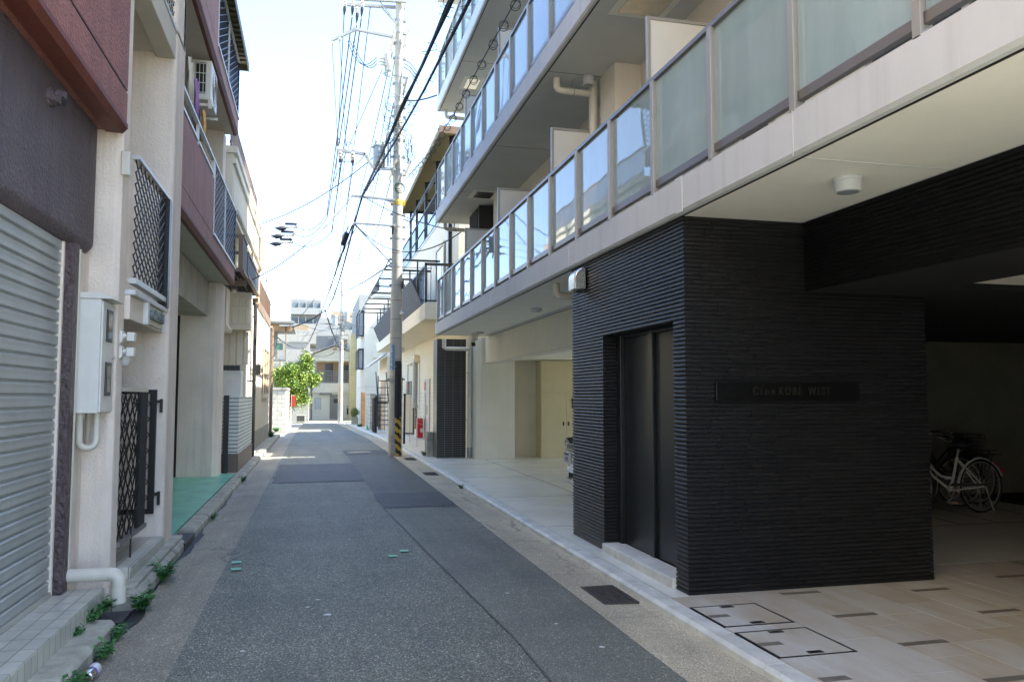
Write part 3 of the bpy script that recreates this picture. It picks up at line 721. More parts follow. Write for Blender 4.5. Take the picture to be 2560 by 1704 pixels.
# garage with green floor, column, stained beam
q=B(); q.box(-7,-1.435,8.93,16.1,.056,.078); q.build('garage_floor',M['green'],L)
q=B(); q.prism([(-2.41,15.6),(-1.80,15.6),(-1.70,15.72),(-1.70,16.2),(-2.41,16.2)],'z',.05,3.655); q.build('pillar',M['cream'],L,.008)
q=B(); q.box(-2.35,-1.93,8.93,15.598,3.02,3.655); q.build('garage_beam',M['conc_beam'],L,.01)
q=B(); q.box(-7,-2.7,15.9,16.1,.05,3.6); q.box(-7.2,-7,8.93,16.1,.05,3.6); q.box(-7,-2.351,8.93,15.9,3.4,3.6); q.build('garage_wall',M['cream'],L)
q=B(); q.box(-2.41,-1.75,15.75,16.2,3.80,6.59); q.build('pillar',M['cream'],L,.008)
q=B(); q.box(-2.41,-1.75,15.75,16.2,6.74,8.04); q.build('pillar',M['cream'],L,.008)
q=B(); q.box(-2.62,-2.42,15.62,15.68,.08,3.02); q.build('gap_shade_strip',M['black_matte'],L)  # black strip painted in for the shade of the gap beside the column
# maroon balconies
def mbalc(z, lower):
    q=B(); q.prism([(-1.95,z+.02),(-1.56,z),(-1.52,z+.05),(-1.52,z+.30),(-1.60,z+.30),(-1.60,z+.12),(-1.95,z+.12)],'y',8.93,16.02)
    o=q.build('balcony',M['maroon'],L,.004)
    B().box(-2.39,-1.60,8.93,16.0,z-.006,z+.015).build('balcony_soffit',M['cream_soffit'],o)
    q=B(); q.prism([(-1.60,z-.012),(-1.55,z-.012),(-1.512,z+.04),(-1.512,z+.075),(-1.53,z+.02),(-1.60,z-.003)],'y',8.93,16.03); q.build('lip',M['red_lip'],o)
    q=B(); q.box(-1.60,-1.52,8.93,12.62,z+.308,z+1.15); q.build('solid_parapet',M['maroon'],o,.004)
    B().box(-1.595,-1.523,8.93,12.6,z+.301,z+.307).build('joint',M['groove'],o)
    B().box(-1.56,-1.51,8.93,16.02,z+1.42,z+1.455).build('top_rail',M['white_rail'],o)
    if lower: B().box(-1.56,-1.515,8.93,12.5,z+1.19,z+1.225).build('middle_rail',M['white_rail'],o)
    B().box(-1.60,-1.50,12.64,16.04,z+.305,z+.345).build('bottom_rail',M['white_rail'],o)
    for yy in (12.55,12.68,14.2,16.0,10.9): B().box(-1.555,-1.515,yy-.018,yy+.018,z+.35 if yy>12.6 else z+1.15,z+1.42).build('post',M['white_rail'] if yy<15 else M['black'],o)
    q=B(); lattice(q,-1.535,12.7,16.0,z+.36,z+1.40,14,9,.007); q.build('lattice',M['black'],o)
    q=B(); lattice(q,-1.5,0,0.001,0,0.001,1,1) if False else None
    q=B()
    for i in range(5): q.box(-2.36+i*.16,-2.34+i*.16,15.98,16.0,z+.3,z+1.4)
    q.box(-2.39,-1.56,15.975,16.005,z+1.4,z+1.45); q.build('end_railing',M['black'],o)
mbalc(3.67,True); mbalc(6.60,False)
for z in (3.8,6.75):
    for y0 in (9.4,12.6):
        q=B(); q.box(-2.41,-2.37,y0,y0+1.8,z+.1,z+1.9); wn=q.build('balcony_window',M['window'],L)
        q=B(); q.box(-2.369,-2.355,y0+.86,y0+.92,z+.1,z+1.9).box(-2.369,-2.355,y0-.05,y0,z+.05,z+1.95).box(-2.369,-2.355,y0+1.8,y0+1.85,z+.05,z+1.95); q.build('window_frame',M['bronze'],wn)
q=B()
for i in range(36): q.box(-2.6,-1.40,8.95+i*.205,8.95+i*.205+.11,8.13,8.16)
q.box(-2.6,-1.39,8.93,16.45,8.161,8.175); q.box(-1.395,-1.375,8.93,16.45,8.05,8.20); q.box(-2.6,-1.40,16.42,16.45,8.06,8.16)
q.build('roof_eave',M['roof_yel'],L)
# entrance name plate
E_=thing('entrance_sign','cream plate with thick weathered grey letters above the lattice gate','sign',(-1.44,7.9,2.17))
B().box(-1.449,-1.432,7.50,8.28,2.185,2.355).build('plate',M['cream_plate'],E_)
q=B(); q.box(-1.449,-1.41,7.44,7.50,2.17,2.36); q.build('frame',M['fascia'],E_)
q=B(); q.box(-1.449,-1.415,8.281,8.30,2.17,2.36); q.build('frame',M['fascia'],E_)
text('OāIMPTEI',.128,'lettering',M['letter'],E_,(-1.415,7.89,2.268),(0,1,0),(0,0,1),.035,sx=.98)
# lattice gate, folded open against the pillar
G=thing('lattice_gate','black lattice gate standing open in the cream entrance','gate',(-1.42,7.5,.2))
q=B(); q.box(-1.515,-1.485,6.94,7.97,1.585,1.615); q.build('top_rail',M['alu'],G)
q=B(); q.box(-1.52,-1.47,6.94,7.98,.36,.395); q.build('bottom_rail',M['rail_dark'],G)
q=B(); q.box(-1.515,-1.485,7.66,7.965,.396,1.584); q.build('stile',M['black_matte'],G)
q=B(); lattice(q,-1.50,6.95,7.66,.40,1.58,4,6,.006)
for k in range(6): lattice(q,-1.497,6.95,7.66,.41+k*.196,.41+k*.196+.19,2,1,.005)
q.build('lattice',M['black'],G)
q=B(); q.tube([(-1.475,7.36,.2),(-1.475,7.36,.46)],.008,8); q.build('drop_bolt',M['black'],G)
G2=thing('folded_gate_leaf','black folded gate leaf with a zigzag brace mounted on the pillar behind the lattice gate','gate',(-1.6,8.38,.4))
q=B(); q.box(-1.54,-1.482,8.36,8.39,.42,1.61).box(-1.9,-1.54,8.36,8.39,1.57,1.61).box(-1.9,-1.54,8.36,8.39,.42,.465); q.build('frame',M['black'],G2)
q=B(); zz=[.5+i*.075 for i in range(15)]; q.tube([(-1.54 if i%2 else -1.61,8.375,z_) for i,z_ in enumerate(zz)],.006,5); q.build('zigzag_brace',M['black'],G2)
for z in (.56,1.45):
    q=B(); q.box(-1.482,-1.455,8.365,8.399,z+.03,z+.06).box(-1.4549,-1.43,8.365,8.399,z-.06,z+.07); q.build('hinge',M['black'],G2)
# meter cabinet and its pipes
T=thing('meter_cabinet','white steel meter cabinet with two dark windows on the cream pillar','cabinet',(-1.6,6.5,1.4))
q=B(); q.box(-1.70,-1.515,6.32,6.688,1.425,2.255); bd=q.build('casing',M['white_paint'],T,.004)
q=B(); q.box(-1.514,-1.50,6.325,6.68,1.43,2.24); dr=q.build('door',M['white_paint'],T,.004)
for z0,z1 in ((1.55,1.80),(1.95,2.19)):
    q=B(); q.box(-1.499,-1.490,6.42,6.58,z0,z1); wf=q.build('meter_window',M['black'],dr,.003)
    B().box(-1.4895,-1.488,6.445,6.555,z0+.025,z1-.025).build('pane',M['window'],dr)
q=B(); q.cyl((-1.50,6.64,1.84),(-1.485,6.64,1.84),.012,n=10); q.build('lock',M['alu'],dr)
q=B(); q.prism([(-1.705,2.256),(-1.44,2.256),(-1.44,2.262),(-1.53,2.30),(-1.705,2.30)],'y',6.31,6.688); q.build('hood',M['white_paint'],T,.002)
def arc(c,r,a0,a1,n=10,f=lambda u,v:(u,v)): return [ (c[0]+r*math.cos(a0+(a1-a0)*i/n), c[1]+r*math.sin(a0+(a1-a0)*i/n)) for i in range(n+1)]
q=B()
u=[(-1.655,6.42,1.425),(-1.655,6.42,1.34)]+[(x_,6.42+.05*i/10,z_) for i,(x_,z_) in enumerate(arc((-1.605,1.22),.05,math.pi,2*math.pi))]+[(-1.555,6.48,1.425)]
q.tube(u,.024,12); q.build('conduit',M['pvc'],T,0,True)
q=B(); q.tube([(-1.655,6.42,1.38),(-1.655,6.42,1.425)],.031,12); q.build('conduit_collar',M['pvc'],T,0,True)
q=B(); q.tube([(-1.64,6.6,1.2),(-1.64,6.6,1.42)],.02,10); q.build('conduit',M['pvc'],T,0,True)
# drainpipe with elbow at the step
D=thing('drainpipe','cream plastic drainpipe running down the pillar and elbowing over the wet kerb','pipe',(-1.6,6.3,.06))
q=B(); q.tube([(-1.665,6.26,.33),(-1.665,6.26,2.6)],.024,12); q.build('downpipe',M['pvc'],D,0,True)
q=B(); a=[(-1.375+.06*math.sin(t),6.22,.30-.06*(1-math.cos(t))) for t in [math.pi/2*i/8 for i in range(9)]]
q.tube([(-1.70,6.22,.30)]+a+[(-1.315,6.22,.10)],.047,18); q.tube([(-1.315,6.22,.10),(-1.315,6.22,.20)],.051,18); q.tube([(-1.40,6.22,.30),(-1.385,6.22,.3)],.051,18)
q.build('elbow_pipe',M['pvc'],D,0,True)
# twin floodlight with sensor under the entrance header
FL=thing('floodlight','white twin-head sensor floodlight on the pillar beside the meter cabinet','lamp',(-1.45,6.85,1.9))
for z in (1.89,2.01):
    q=B(); q.prism([(-1.53,z-.1),(-1.47,z-.03),(-1.47,z+.05),(-1.51,z+.05),(-1.55,z-.03)],'y',6.80,6.89); q.build('lamp_head',M['white_paint'],FL,.006)
    q=B(); q.tube([(-1.47,6.84,z+.01),(-1.44,6.84,z+.01)],.02,10); q.build('joint',M['white_paint'],FL)
    q=B(); q.box(-1.44,-1.385,6.80,6.88,z-.03,z+.04); q.build('lamp_glass',M['white_paint'],FL,.005)
q=B(); q.ball((-1.49,6.97,1.83),.05,14); q.build('sensor',M['fascia'],FL,0,True)
# air conditioner under the third-floor balcony
def aircon(name_label, x0,x1,y0,y1,z0,z1, m=None, fan='x', group=None):
    o=thing('air_conditioner',name_label,'air conditioner',((x0+x1)/2,(y0+y1)/2,z0),group)
    q=B(); q.box(x0,x1,y0,y1,z0,z1); q.build('casing',m or M['pvc_white'],o,.012)
    q=B(); r=min(z1-z0,y1-y0)*.42; c=(x1+.002,(y0+y1)/2+.05,(z0+z1)/2)
    for k in range(5): q.ring(c,(1,0,0),r*(k+1)/5,.004,20,4)
    q.build('fan_grille',M['bronze'],o)
    q=B(); 
    for i in range(4): q.box(x0+.06+i*(x1-x0-.12)/3-.004,x0+.06+i*(x1-x0-.12)/3+.004,y0-.006,y0-.001,z0+.1,z1-.05)
    for i in range(4): q.box(x0+.05,x1-.05,y0-.007,y0-.0015,z0+.1+i*(z1-z0-.16)/3,z0+.11+i*(z1-z0-.16)/3)
    q.mi(1).box(x0+.05,x1-.08,y0-.0008,y0+.01,z0+.09,z1-.04)
    q.build('side_grille',[m or M['pvc_white'],M['black']],o)
    return o
ac=aircon('cream air conditioner hanging on a bracket below the upper maroon balcony',-1.84,-1.56,12.3,13.0,5.93,6.53)
q=B(); q.box(-1.9,-1.54,12.32,12.36,5.84,5.88).box(-1.9,-1.54,12.94,12.98,5.84,5.88).box(-1.86,-1.84,12.3,12.34,5.86,6.58).box(-1.60,-1.55,12.3,12.34,5.80,5.93); q.tube([(-1.8,12.6,5.92),(-1.8,12.62,5.6),(-1.9,12.7,5.35),(-2.3,12.9,5.2)],.025,8); q.build('bracket',M['pvc'],ac)
# laundry hanging behind the rail
def cloth(lab,m,y0,y1,z0,z1,x):
    q=B(); n=8
    vs=[];fs=[]
    for i in range(n+1):
        yy=y0+(y1-y0)*i/n
        for k,zz in enumerate((z1,(z0+z1)/2,z0)):
            s=1+.12*k; vs.append((x+.03*math.sin(i*1.6+k),(y0+y1)/2+(yy-(y0+y1)/2)*s,zz+ .03*math.sin(i*2.1)*(k==2)))
    for i in range(n):
        for k in range(2): a=i*3+k; fs.append((a,a+1,a+4,a+3))
    q.add(vs,fs); o=q.build('laundry',m,None,0,True); tag(o,lab,'laundry','laundry hung over the maroon balcony')
    md=o.modifiers.new('thick','SOLIDIFY'); md.thickness=.006
cloth('white garment hung over the maroon balcony rail',M['cloth_white'],10.55,10.9,5.35,5.85,-1.62)
cloth('violet cloth hung beside the white garment on the balcony',M['cloth_violet'],11.0,11.25,5.2,5.75,-1.60)
cloth('dark garment hung beyond the violet cloth on the balcony',M['cloth_dark'],11.35,11.6,4.9,5.5,-1.62)
cloth('orange patterned cloth hung furthest along the balcony rail',M['cloth_orange'],11.65,11.85,5.15,5.55,-1.58)
# ================================================================ utility pole in front
PX,PY=2.07,21.0
U=thing('utility_pole','tall concrete utility pole with transformer and striped guard at the right kerb','utility pole',(PX,PY,0))
q=B(); q.tube([(PX,PY,z) for z in (0,3,6,9,12.6)],[.175,.157,.139,.121,.10],20); q.build('shaft',M['pole'],U,0,True)
def pr_(z): return .175-.075*z/12.6
def band(z,h=.05,m='galv',d=.006,name='band'):
    q=B(); q.cyl((PX,PY,z-h/2),(PX,PY,z+h/2),pr_(z)+d,n=20); q.box(PX+pr_(z),PX+pr_(z)+.07,PY-.05,PY+.05,z-h/2,z+h/2); q.box(PX-pr_(z)-.05,PX-pr_(z),PY-.05,PY+.05,z-h/2,z+h/2); return q.build(name,M[m],U)
for z in (1.98,4.45,4.95,5.7,6.02,6.35,7.42,7.55,7.9,8.35,9.0,9.25,9.9,10.1,10.6,11.0,11.3,11.65): band(z)
band(6.70,.07,'yellow_band',.008,'yellow_label'); band(6.62,.05,'guard_yellow',.008,'orange_label')
for z in (2.05,3.05,3.55,4.05,5.3,2.5): q=B(); q.cyl((PX,PY,z-.005),(PX,PY,z+.005),pr_(z)+.002,n=20); q.build('tie_wire',M['wire'],U)
for i,z in enumerate([2.3+.45*k for k in range(20)]):
    a=R(-95) if i%2==0 else R(60)
    p=Vector((PX+pr_(z)*math.cos(a),PY+pr_(z)*math.sin(a),z)); d=Vector((math.cos(a),math.sin(a),0))
    q=B(); q.tube([p,p+d*.12,p+d*.13+Vector((0,0,.03))],.009,6); q.build('step_bolt',M['galv'],U)
def bar(b,p0,p1,w=.075,h=.075):
    p0=Vector(p0);p1=Vector(p1); d=p1-p0; L_=d.length; rz=math.atan2(d.y,d.x); ry=-math.asin(max(-1,min(1,d.z/L_)))
    b.obox((p0+p1)/2,(L_,w,h),rz,0,ry)
def insul(b,p,dirn=-1,s=1):
    x,y,z=p
    for k,(r,h) in enumerate(((.03,0),(.05,.03),(.05,.06),(.035,.07),(.055,.10),(.055,.13),(.03,.15))): pass
    b.tube([(x,y,z+dirn*h*s) for h in (0,.03,.06,.07,.10,.13,.17)],[.03*s,.055*s,.05*s,.032*s,.055*s,.045*s,.03*s],12)
for (dy,x0,z0,x1,z1) in ((-.14,.40,12.02,2.24,12.14),(.14,.62,12.0,2.24,12.10)):
    q=B(); bar(q,(x0,PY+dy,z0),(x1,PY+dy,z1)); q.build('crossarm',M['galv'],U,.004)
q=B(); bar(q,(1.55,PY-.1,12.06),(2.0,PY-.1,11.5),.03,.03); q.build('brace',M['galv'],U)
q=B(); bar(q,(1.55,PY+.1,12.06),(2.0,PY+.1,11.6),.03,.03); q.build('brace',M['galv'],U)
q=B(); bar(q,(1.95,PY-.14,11.12),(.91,PY-.14,11.22)); bar(q,(.91,PY-.14,11.22),(.29,PY-.14,10.85)); bar(q,(1.95,PY-.14,11.0),(1.8,PY-.14,11.14),.05,.05); q.build('crossarm',M['galv'],U,.004)
q=B(); bar(q,(2.0,PY-.14,7.52),(1.40,PY-.14,7.53)); bar(q,(1.40,PY-.14,7.53),(1.18,PY-.14,7.90)); bar(q,(1.2,PY-.14,7.88),(.48,PY-.14,7.93)); q.build('crossarm',M['galv'],U,.004)
q=B(); bar(q,(2.0,PY-.14,6.70),(.86,PY-.14,6.75),.06,.06); bar(q,(1.95,PY-.14,6.62),(1.7,PY-.14,6.72),.05,.05); q.build('crossarm',M['galv'],U,.004)
q=B(); bar(q,(2.0,PY-.14,6.01),(.93,PY-.14,6.03),.05,.05); q.build('crossarm',M['galv'],U,.004)
q=B(); bar(q,(.96,PY-.12,6.0),(1.92,PY-.05,5.02),.035,.035); q.build('brace',M['galv'],U)
for (x,z) in ((.826,11.98),(.946,11.80),(1.07,11.98),(.62,11.95)):
    q=B(); insul(q,(x,PY-.2,z),-1,1.1); o=q.build('insulator',M['porcelain'],U,0,True)
    q=B(); q.tube([(x,PY-.2,z-.18),(x-.005,PY-.2,z-.25),(x-.012,PY-.2,z-.36),(x-.02,PY-.2,z-.44)],[.04,.045,.03,.01],10); q.build('line_cap',M['black'],o)
for (x,z) in ((.31,10.82),(.5,10.95)):
    q=B(); q.ball((x,PY-.14,z-.05),.05,10,(1,1,.9)); q.build('insulator',M['porcelain'],U,0,True)
for x in (.56,.88):
    q=B(); insul(q,(x,PY-.14,7.90),-1,1.25); o=q.build('insulator',M['porcelain'],U,0,True)
    q=B(); q.cyl((x,PY-.14,7.62),(x,PY-.14,7.69),.045,n=12); q.tube([(x,PY-.14,7.62),(x,PY-.14,7.54)],.012,6); q.build('fuse_cap',M['black'],o)
for x in (.50,.70,.90):
    q=B(); q.tube([(x,PY-.14,7.95),(x,PY-.14,8.03)],[.045,.03],10); q.build('insulator',M['porcelain'],U,0,True)
# transformer
q=B(); q.tube([(1.57,PY-.02,z) for z in (7.60,7.62,8.10,8.14)],[.14,.16,.16,.15],24); q.tube([(1.57,PY-.02,8.12),(1.57,PY-.02,8.16)],.17,24)
tr=q.build('transformer',M['trafo'],U,0,True)
for x,y in ((1.47,PY-.1),(1.66,PY-.1)):
    q=B(); insul(q,(x,y,8.15),1,.8); q.build('bushing',M['porcelain'],tr,0,True)
q=B(); q.obox((1.39,PY-.1,8.1),(.08,.06,.05),R(20)); q.build('handle',M['trafo'],tr)
q=B(); bar(q,(1.80,PY-.1,7.6),(1.80,PY-.1,8.55),.05,.05); bar(q,(1.86,PY-.16,7.55),(1.86,PY-.16,8.25),.03,.03); q.build('hanger',M['galv'],U)
# cut-out switch
q=B()
for k,dz in enumerate((0,.12,.22)): q.tube([(1.74+.03*k,PY-.15,10.62-dz*1.2),(1.74+.03*k,PY-.15,10.44-dz*1.2)],[.09,.075],14); q.tube([(1.70,PY-.16,10.48-dz*.75),(1.60,PY-.17,10.49-dz*.75),(1.46,PY-.18,10.50-dz*.75)],[.035,.03,.008],8)
q.build('switch',M['porcelain'],U,0,True)
q=B(); bar(q,(1.70,PY-.15,10.4),(1.70,PY-.15,10.04),.035,.035); bar(q,(1.68,PY-.15,10.05),(1.95,PY-.1,10.03),.035,.035); bar(q,(1.78,PY-.15,10.15),(1.53,PY-.2,10.01),.03,.03); q.build('switch_bracket',M['galv'],U)
for (x0,z0,x1,z1) in ((2.31,11.36,2.16,10.85),(1.95,11.3,1.84,10.75),(2.28,10.05,2.17,9.55),(2.02,7.78,1.83,7.24),(2.40,7.78,2.24,7.36)):
    q=B(); bar(q,(x0,PY-.16,z0),(x1,PY-.16,z1),.05,.06); q.build('standoff',M['frp'],U,.004)
# hanging coils and loose tails of telephone cable
rr=random.Random(3); q=B()
for k in range(26):
    z=rr.uniform(7.9,9.4); x=rr.uniform(1.75,2.45); y=PY-.22+rr.uniform(-.05,.05); r=rr.uniform(.06,.2)
    q.tube([(x+r*math.cos(t)*rr.uniform(.8,1.1),y,z+r*1.3*math.sin(t)) for t in [math.pi*(.2+1.5*i/9) for i in range(10)]],.006,5)
for k in range(12):
    x=rr.uniform(2.15,2.4); z=rr.uniform(8.0,8.6); q.tube([(x,PY-.2,z),(x+.08,PY-.22,z-.12),(x+.02+rr.uniform(-.1,.15),PY-.2,z-.3),(x+.1,PY-.2,z-.45)],.009,5)
q.build('cable_tails',M['cable'],U)
q=B(); q.ring((PX+.02,PY-.17,7.05),(0,1,.1),.11,.012); q.ring((PX+.04,PY-.18,7.02),(0,1,.2),.13,.012); q.ring((PX,PY-.17,7.08),(.1,1,-.1),.09,.01); q.build('green_coil',mat('green_cable',(.015,.07,.045),.6),U)
q=B(); q.box(1.90,1.96,PY-.24,PY-.17,5.78,6.0); q.box(2.19,2.23,PY-.2,PY-.1,4.35,4.55); q.build('junction_box',M['black'],U,.006)
q=B(); q.ball((2.19,PY-.18,3.70),.055,12); q.box(2.17,2.2,PY-.19,PY-.15,3.74,3.8); q.build('lamp',M['fascia'],U,0,True)
q=B(); q.tube([(2.22,PY-.14,.05),(2.205,PY-.13,3.65)],.012,6); q.build('riser_cable',M['pvc'],U)
# blue street plate wrapped on the pole
z0,z1=2.22,2.89; q=B(); nn=6; vs=[];fs=[]
def plate_pt(a,z,d=.008): return (PX+(pr_(z)+d)*math.cos(a),PY+(pr_(z)+d)*math.sin(a),z)
A0,A1=R(196),R(252)
for i in range(nn+1):
    a=A0+(A1-A0)*i/nn; vs+=[plate_pt(a,z0),plate_pt(a,z1),plate_pt(a,z0,.003),plate_pt(a,z1,.003)]
for i in range(nn): k=i*4; fs+=[(k,k+4,k+5,k+1),(k+2,k+3,k+7,k+6)]
q.add(vs,fs); pl_=q.build('street_plate',M['sign_blue'],U)
tx='下沢通3丁目2番1号'
am=R(224); X_=(-math.sin(am),math.cos(am),0); xd=(math.sin(am)*-1,math.cos(am),0)
for i,ch in enumerate(tx):
    z=z1-.05-i*.068; text(ch,.062,'lettering',M['sign_white'],pl_,plate_pt(am,z,.012),(-math.sin(am),math.cos(am),0),(0,0,1),.002)
# striped guard and its black upper cover
q=B(); a0,a1=R(262),R(330); k=14
def gp(a,z,d): return (PX+(.178+d)*math.cos(a),PY+(.178+d)*math.sin(a),z)
n=48; 
for i in range(n):
    za,zb=.02+2.0*i/n,.02+2.0*(i+1)/n
    for j in range(6):
        aa,ab=a0+(a1-a0)*j/6,a0+(a1-a0)*(j+1)/6
        ph=((za+zb)/2*4.6 + j*.14)%1.0
        q.mi(1 if ph<.5 else 0); q.add([gp(aa,za,.022),gp(ab,za,.022),gp(ab,zb,.022),gp(aa,zb,.022)],[(0,1,2,3)])
q.mi(0)
for i in range(1):
    q.add([gp(a0,.02,.0),gp(a0,.02,.022),gp(a0,2.02,.022),gp(a0,2.02,.0)],[(0,1,2,3)]); q.add([gp(a1,.02,.0),gp(a1,.02,.022),gp(a1,2.02,.022),gp(a1,2.02,.0)],[(3,2,1,0)])
q.build('striped_guard',[M['black'],M['guard_yellow']],U)
q=B(); 
for j in range(6):
    aa,ab=R(258)+R(60)*j/6,R(258)+R(60)*(j+1)/6
    q.add([gp(aa,1.0,.03),gp(ab,1.0,.03),gp(ab,2.38,.02),gp(aa,2.38,.02)],[(0,1,2,3)])
    q.add([gp(aa,2.38,.02),gp(ab,2.38,.02),gp(ab,2.46,-.01),gp(aa,2.46,-.01)],[(0,1,2,3)])
q.build('cable_guard',M['rubber'],U)
q=B(); 
for i in range(9): q.ring((PX,PY,.36+i*.022),(0,0,1),.178,.006,24,5)
for i in range(5): q.ring((PX,PY,1.9+i*.022),(0,0,1),.172,.006,24,5)
q.build('binding_wire',M['galv'],U)
q=B(); q.box(1.95,2.06,PY-.205,PY-.165,.02,.30); q.build('base_cover',M['galv'],U,.004)

# ================================================================ cream house on the right beyond
C=thing('cream_house','cream house with a dark wicker balcony screen, black pergola frames and a yellow-roofed terrace','building',(4,28,0))
q=B(); q.box(3.88,12,20.3,37.5,0,3.50); q.box(3.60,12,20.3,37.5,3.78,6.75); q.box(5.6,12,30.5,37.5,6.83,9.6); q.build('wall',M['house_cream'],C)
q=B()
for i in range(60): 
    yy=20.5+i*.28; q.box(3.873,3.879,yy,yy+.012,.1,3.49)
q.build('siding_joint',M['beige'],C)
q=B(); q.box(2.70,12,20.12,36.2,3.50,3.775); q.box(2.70,2.85,20.12,36.2,3.7755,3.92); q.box(2.851,3.6,20.12,20.26,3.7755,3.92); o=q.build('balcony_slab',M['house_cream'],C,.006)
q=B(); q.add([(2.69,20.6,3.93),(2.69,34.6,3.85),(2.60,36.9,4.62),(2.58,22.2,4.80),(2.72,20.6,3.93),(2.72,34.6,3.85),(2.63,36.9,4.62),(2.61,22.2,4.80)],[(0,1,2,3)[::-1],(4,5,6,7),(0,1,5,4),(1,2,6,5),(2,3,7,6),(3,0,4,7)]); q.build('wicker_screen',M['wicker'],C)
q=B(); q.box(2.70,2.75,20.13,20.18,3.92,4.95).box(2.70,3.6,20.13,20.18,4.88,4.95).box(2.70,3.6,20.13,20.18,3.95,3.99).box(2.72,2.76,20.18,36,4.88,4.93)
for i in range(6): q.box(2.85+i*.14,2.865+i*.14,20.145,20.16,3.99,4.88)
for i in range(70): q.box(2.735,2.75,20.3+i*.14,20.315+i*.14,3.92,4.88)
q.build('balcony_railing',M['black'],C)
for i,yy in enumerate((21.5,23.3,25.1,26.9,28.7,30.4,32.2,34.0,35.6)):
    q=B(); q.box(2.66,2.70,yy-.02,yy+.02,4.1,5.24).box(1.93,3.3,yy-.025,yy+.025,5.20,5.25); q.build('pergola_frame',M['black'],C)
q=B(); q.box(1.90,1.93,21.2,36.0,5.20,5.24); q.build('pergola_rail',M['galv'],C)
q=B()
for i in range(12): yy=21.8+i*1.2; q.box(1.95,3.3,yy,yy+.015,5.26,5.275)
q.build('canopy_wires',M['wire'],C)
# second-storey openings
q=B(); q.box(3.56,3.599,22.5,23.9,4.6,5.9); wn=q.build('window',M['win_light'],C); q=B(); q.box(3.53,3.559,22.4,22.5,4.5,6.0).box(3.53,3.559,23.9,24.0,4.5,6.0).box(3.53,3.559,22.5,23.9,5.9,6.0); q.build('frame',M['beige'],wn)
q=B(); q.box(3.56,3.599,26.3,28.2,3.95,5.7); wn=q.build('window',M['win_light'],C); q=B(); q.box(3.53,3.559,26.2,26.3,3.9,5.8).box(3.53,3.559,28.2,28.3,3.9,5.8).box(3.53,3.559,26.3,28.2,5.7,5.8); q.build('frame',M['beige'],wn)
q=B(); q.box(3.5,3.598,21.35,21.5,3.95,6.75); q.build('downpipe',M['black'],C)
# terrace railing and roof
q=B(); q.box(3.58,12,20.3,37.5,6.751,6.82); q.build('terrace_coping',M['bronze'],C)
q=B(); q.box(3.61,3.65,22,35,7.86,7.91).box(3.61,3.65,22,35,7.3,7.33).box(3.61,3.65,22,35,6.88,6.92)
for i in range(47): q.box(3.62,3.64,22+i*.28,22.02+i*.28,6.92,7.86)
q.build('terrace_railing',M['wire'],C)
q=B()
for yy in (22.2,24.8,27.4,30.0,32.0): q.box(3.66,3.75,yy,yy+.09,6.82,9.0)
q.box(3.66,3.75,22.2,32.1,8.6,8.7)
for yy in (22.2,24.8,27.4,30.0,32.0): q.box(3.75,8,yy,yy+.06,8.95,9.05)
q.build('terrace_post',M['black'],C)
q=B(); nn=150
vs=[];fs=[]
for i in range(nn+1):
    yy=21.6+10.7*i/nn; h=.02*(1 if i%2 else -1)
    vs+=[(3.3,yy,8.98+h),(9,yy,9.7+h)]
for i in range(nn): k=2*i; fs.append((k,k+1,k+3,k+2))
q.add(vs,fs); rf=q.build('terrace_roof',M['roof_yel'],C); md=rf.modifiers.new('thick','SOLIDIFY'); md.thickness=.01
q=B(); q.tube([(3.27,21.6,8.96),(3.27,32.3,8.96)],.05,10); q.tube([(3.27,32.2,8.95),(3.3,32.2,8.75),(3.65,32.0,8.6),(3.68,32,8.2)],.035,8); q.build('gutter_pipe',M['bronze'],rf)
q=B(); q.box(3.26,9,21.55,21.62,8.86,9.06); q.build('fascia_board',M['brown'],rf)
# ground-floor fittings: doors, ducts
q=B(); q.box(3.84,3.879,27.3,28.6,.06,2.14); dn=q.build('door',M['bronze'],C); q=B(); q.box(3.80,3.839,27.8,27.84,.9,1.2); q.build('handle',M['white_paint'],dn); q=B(); q.box(3.82,3.839,28.2,28.5,1.75,2.05); q.build('notice',mat('faded_red_notice',(.5,.15,.13),.7),dn)
q=B(); q.box(3.83,3.879,32.7,34.3,1.6,2.15); wn=q.build('window',M['window'],C); q=B(); q.box(3.81,3.829,33.6,34.1,1.8,2.1); q.build('notice',mat('faded_red_notice_b',(.5,.2,.17),.7),wn)
q=B(); q.tube([(3.74,30.3,1.1),(3.72,30.3,1.25),(3.72,30.3,2.95)],.1,14); q.build('duct',M['galv'],C,0,True)
q=B(); q.tube([(3.88,30.3,2.95),(3.66,30.3,2.95)],.16,16); q.tube([(3.72,30.4,2.87),(3.72,33.4,2.87)],.05,8); q.build('duct_head',M['house_cream'],C,0,True)
q=B(); q.tube([(3.80,33.4,2.9),(3.80,33.4,1.5)],.02,6); q.build('pipe',M['brown'],C)
q=B(); q.tube([(3.76,30.3,1.1),(3.76,30.3,.3)],.06,8); q.build('pipe',M['brown'],C)
for (yy,l) in ((32.4,0),(20.5,1)):
    q=B(); q.obox((3.45,yy,3.40),(.12,.2,.12),R(20),R(-20)); q.cyl((3.5,yy,3.42),(3.5,yy,3.499),.03); q.ball((3.56,yy-.1,3.40),.04,8); q.build('sensor_lamp',M['fascia'] if not l else M['brown_pipe'],C)
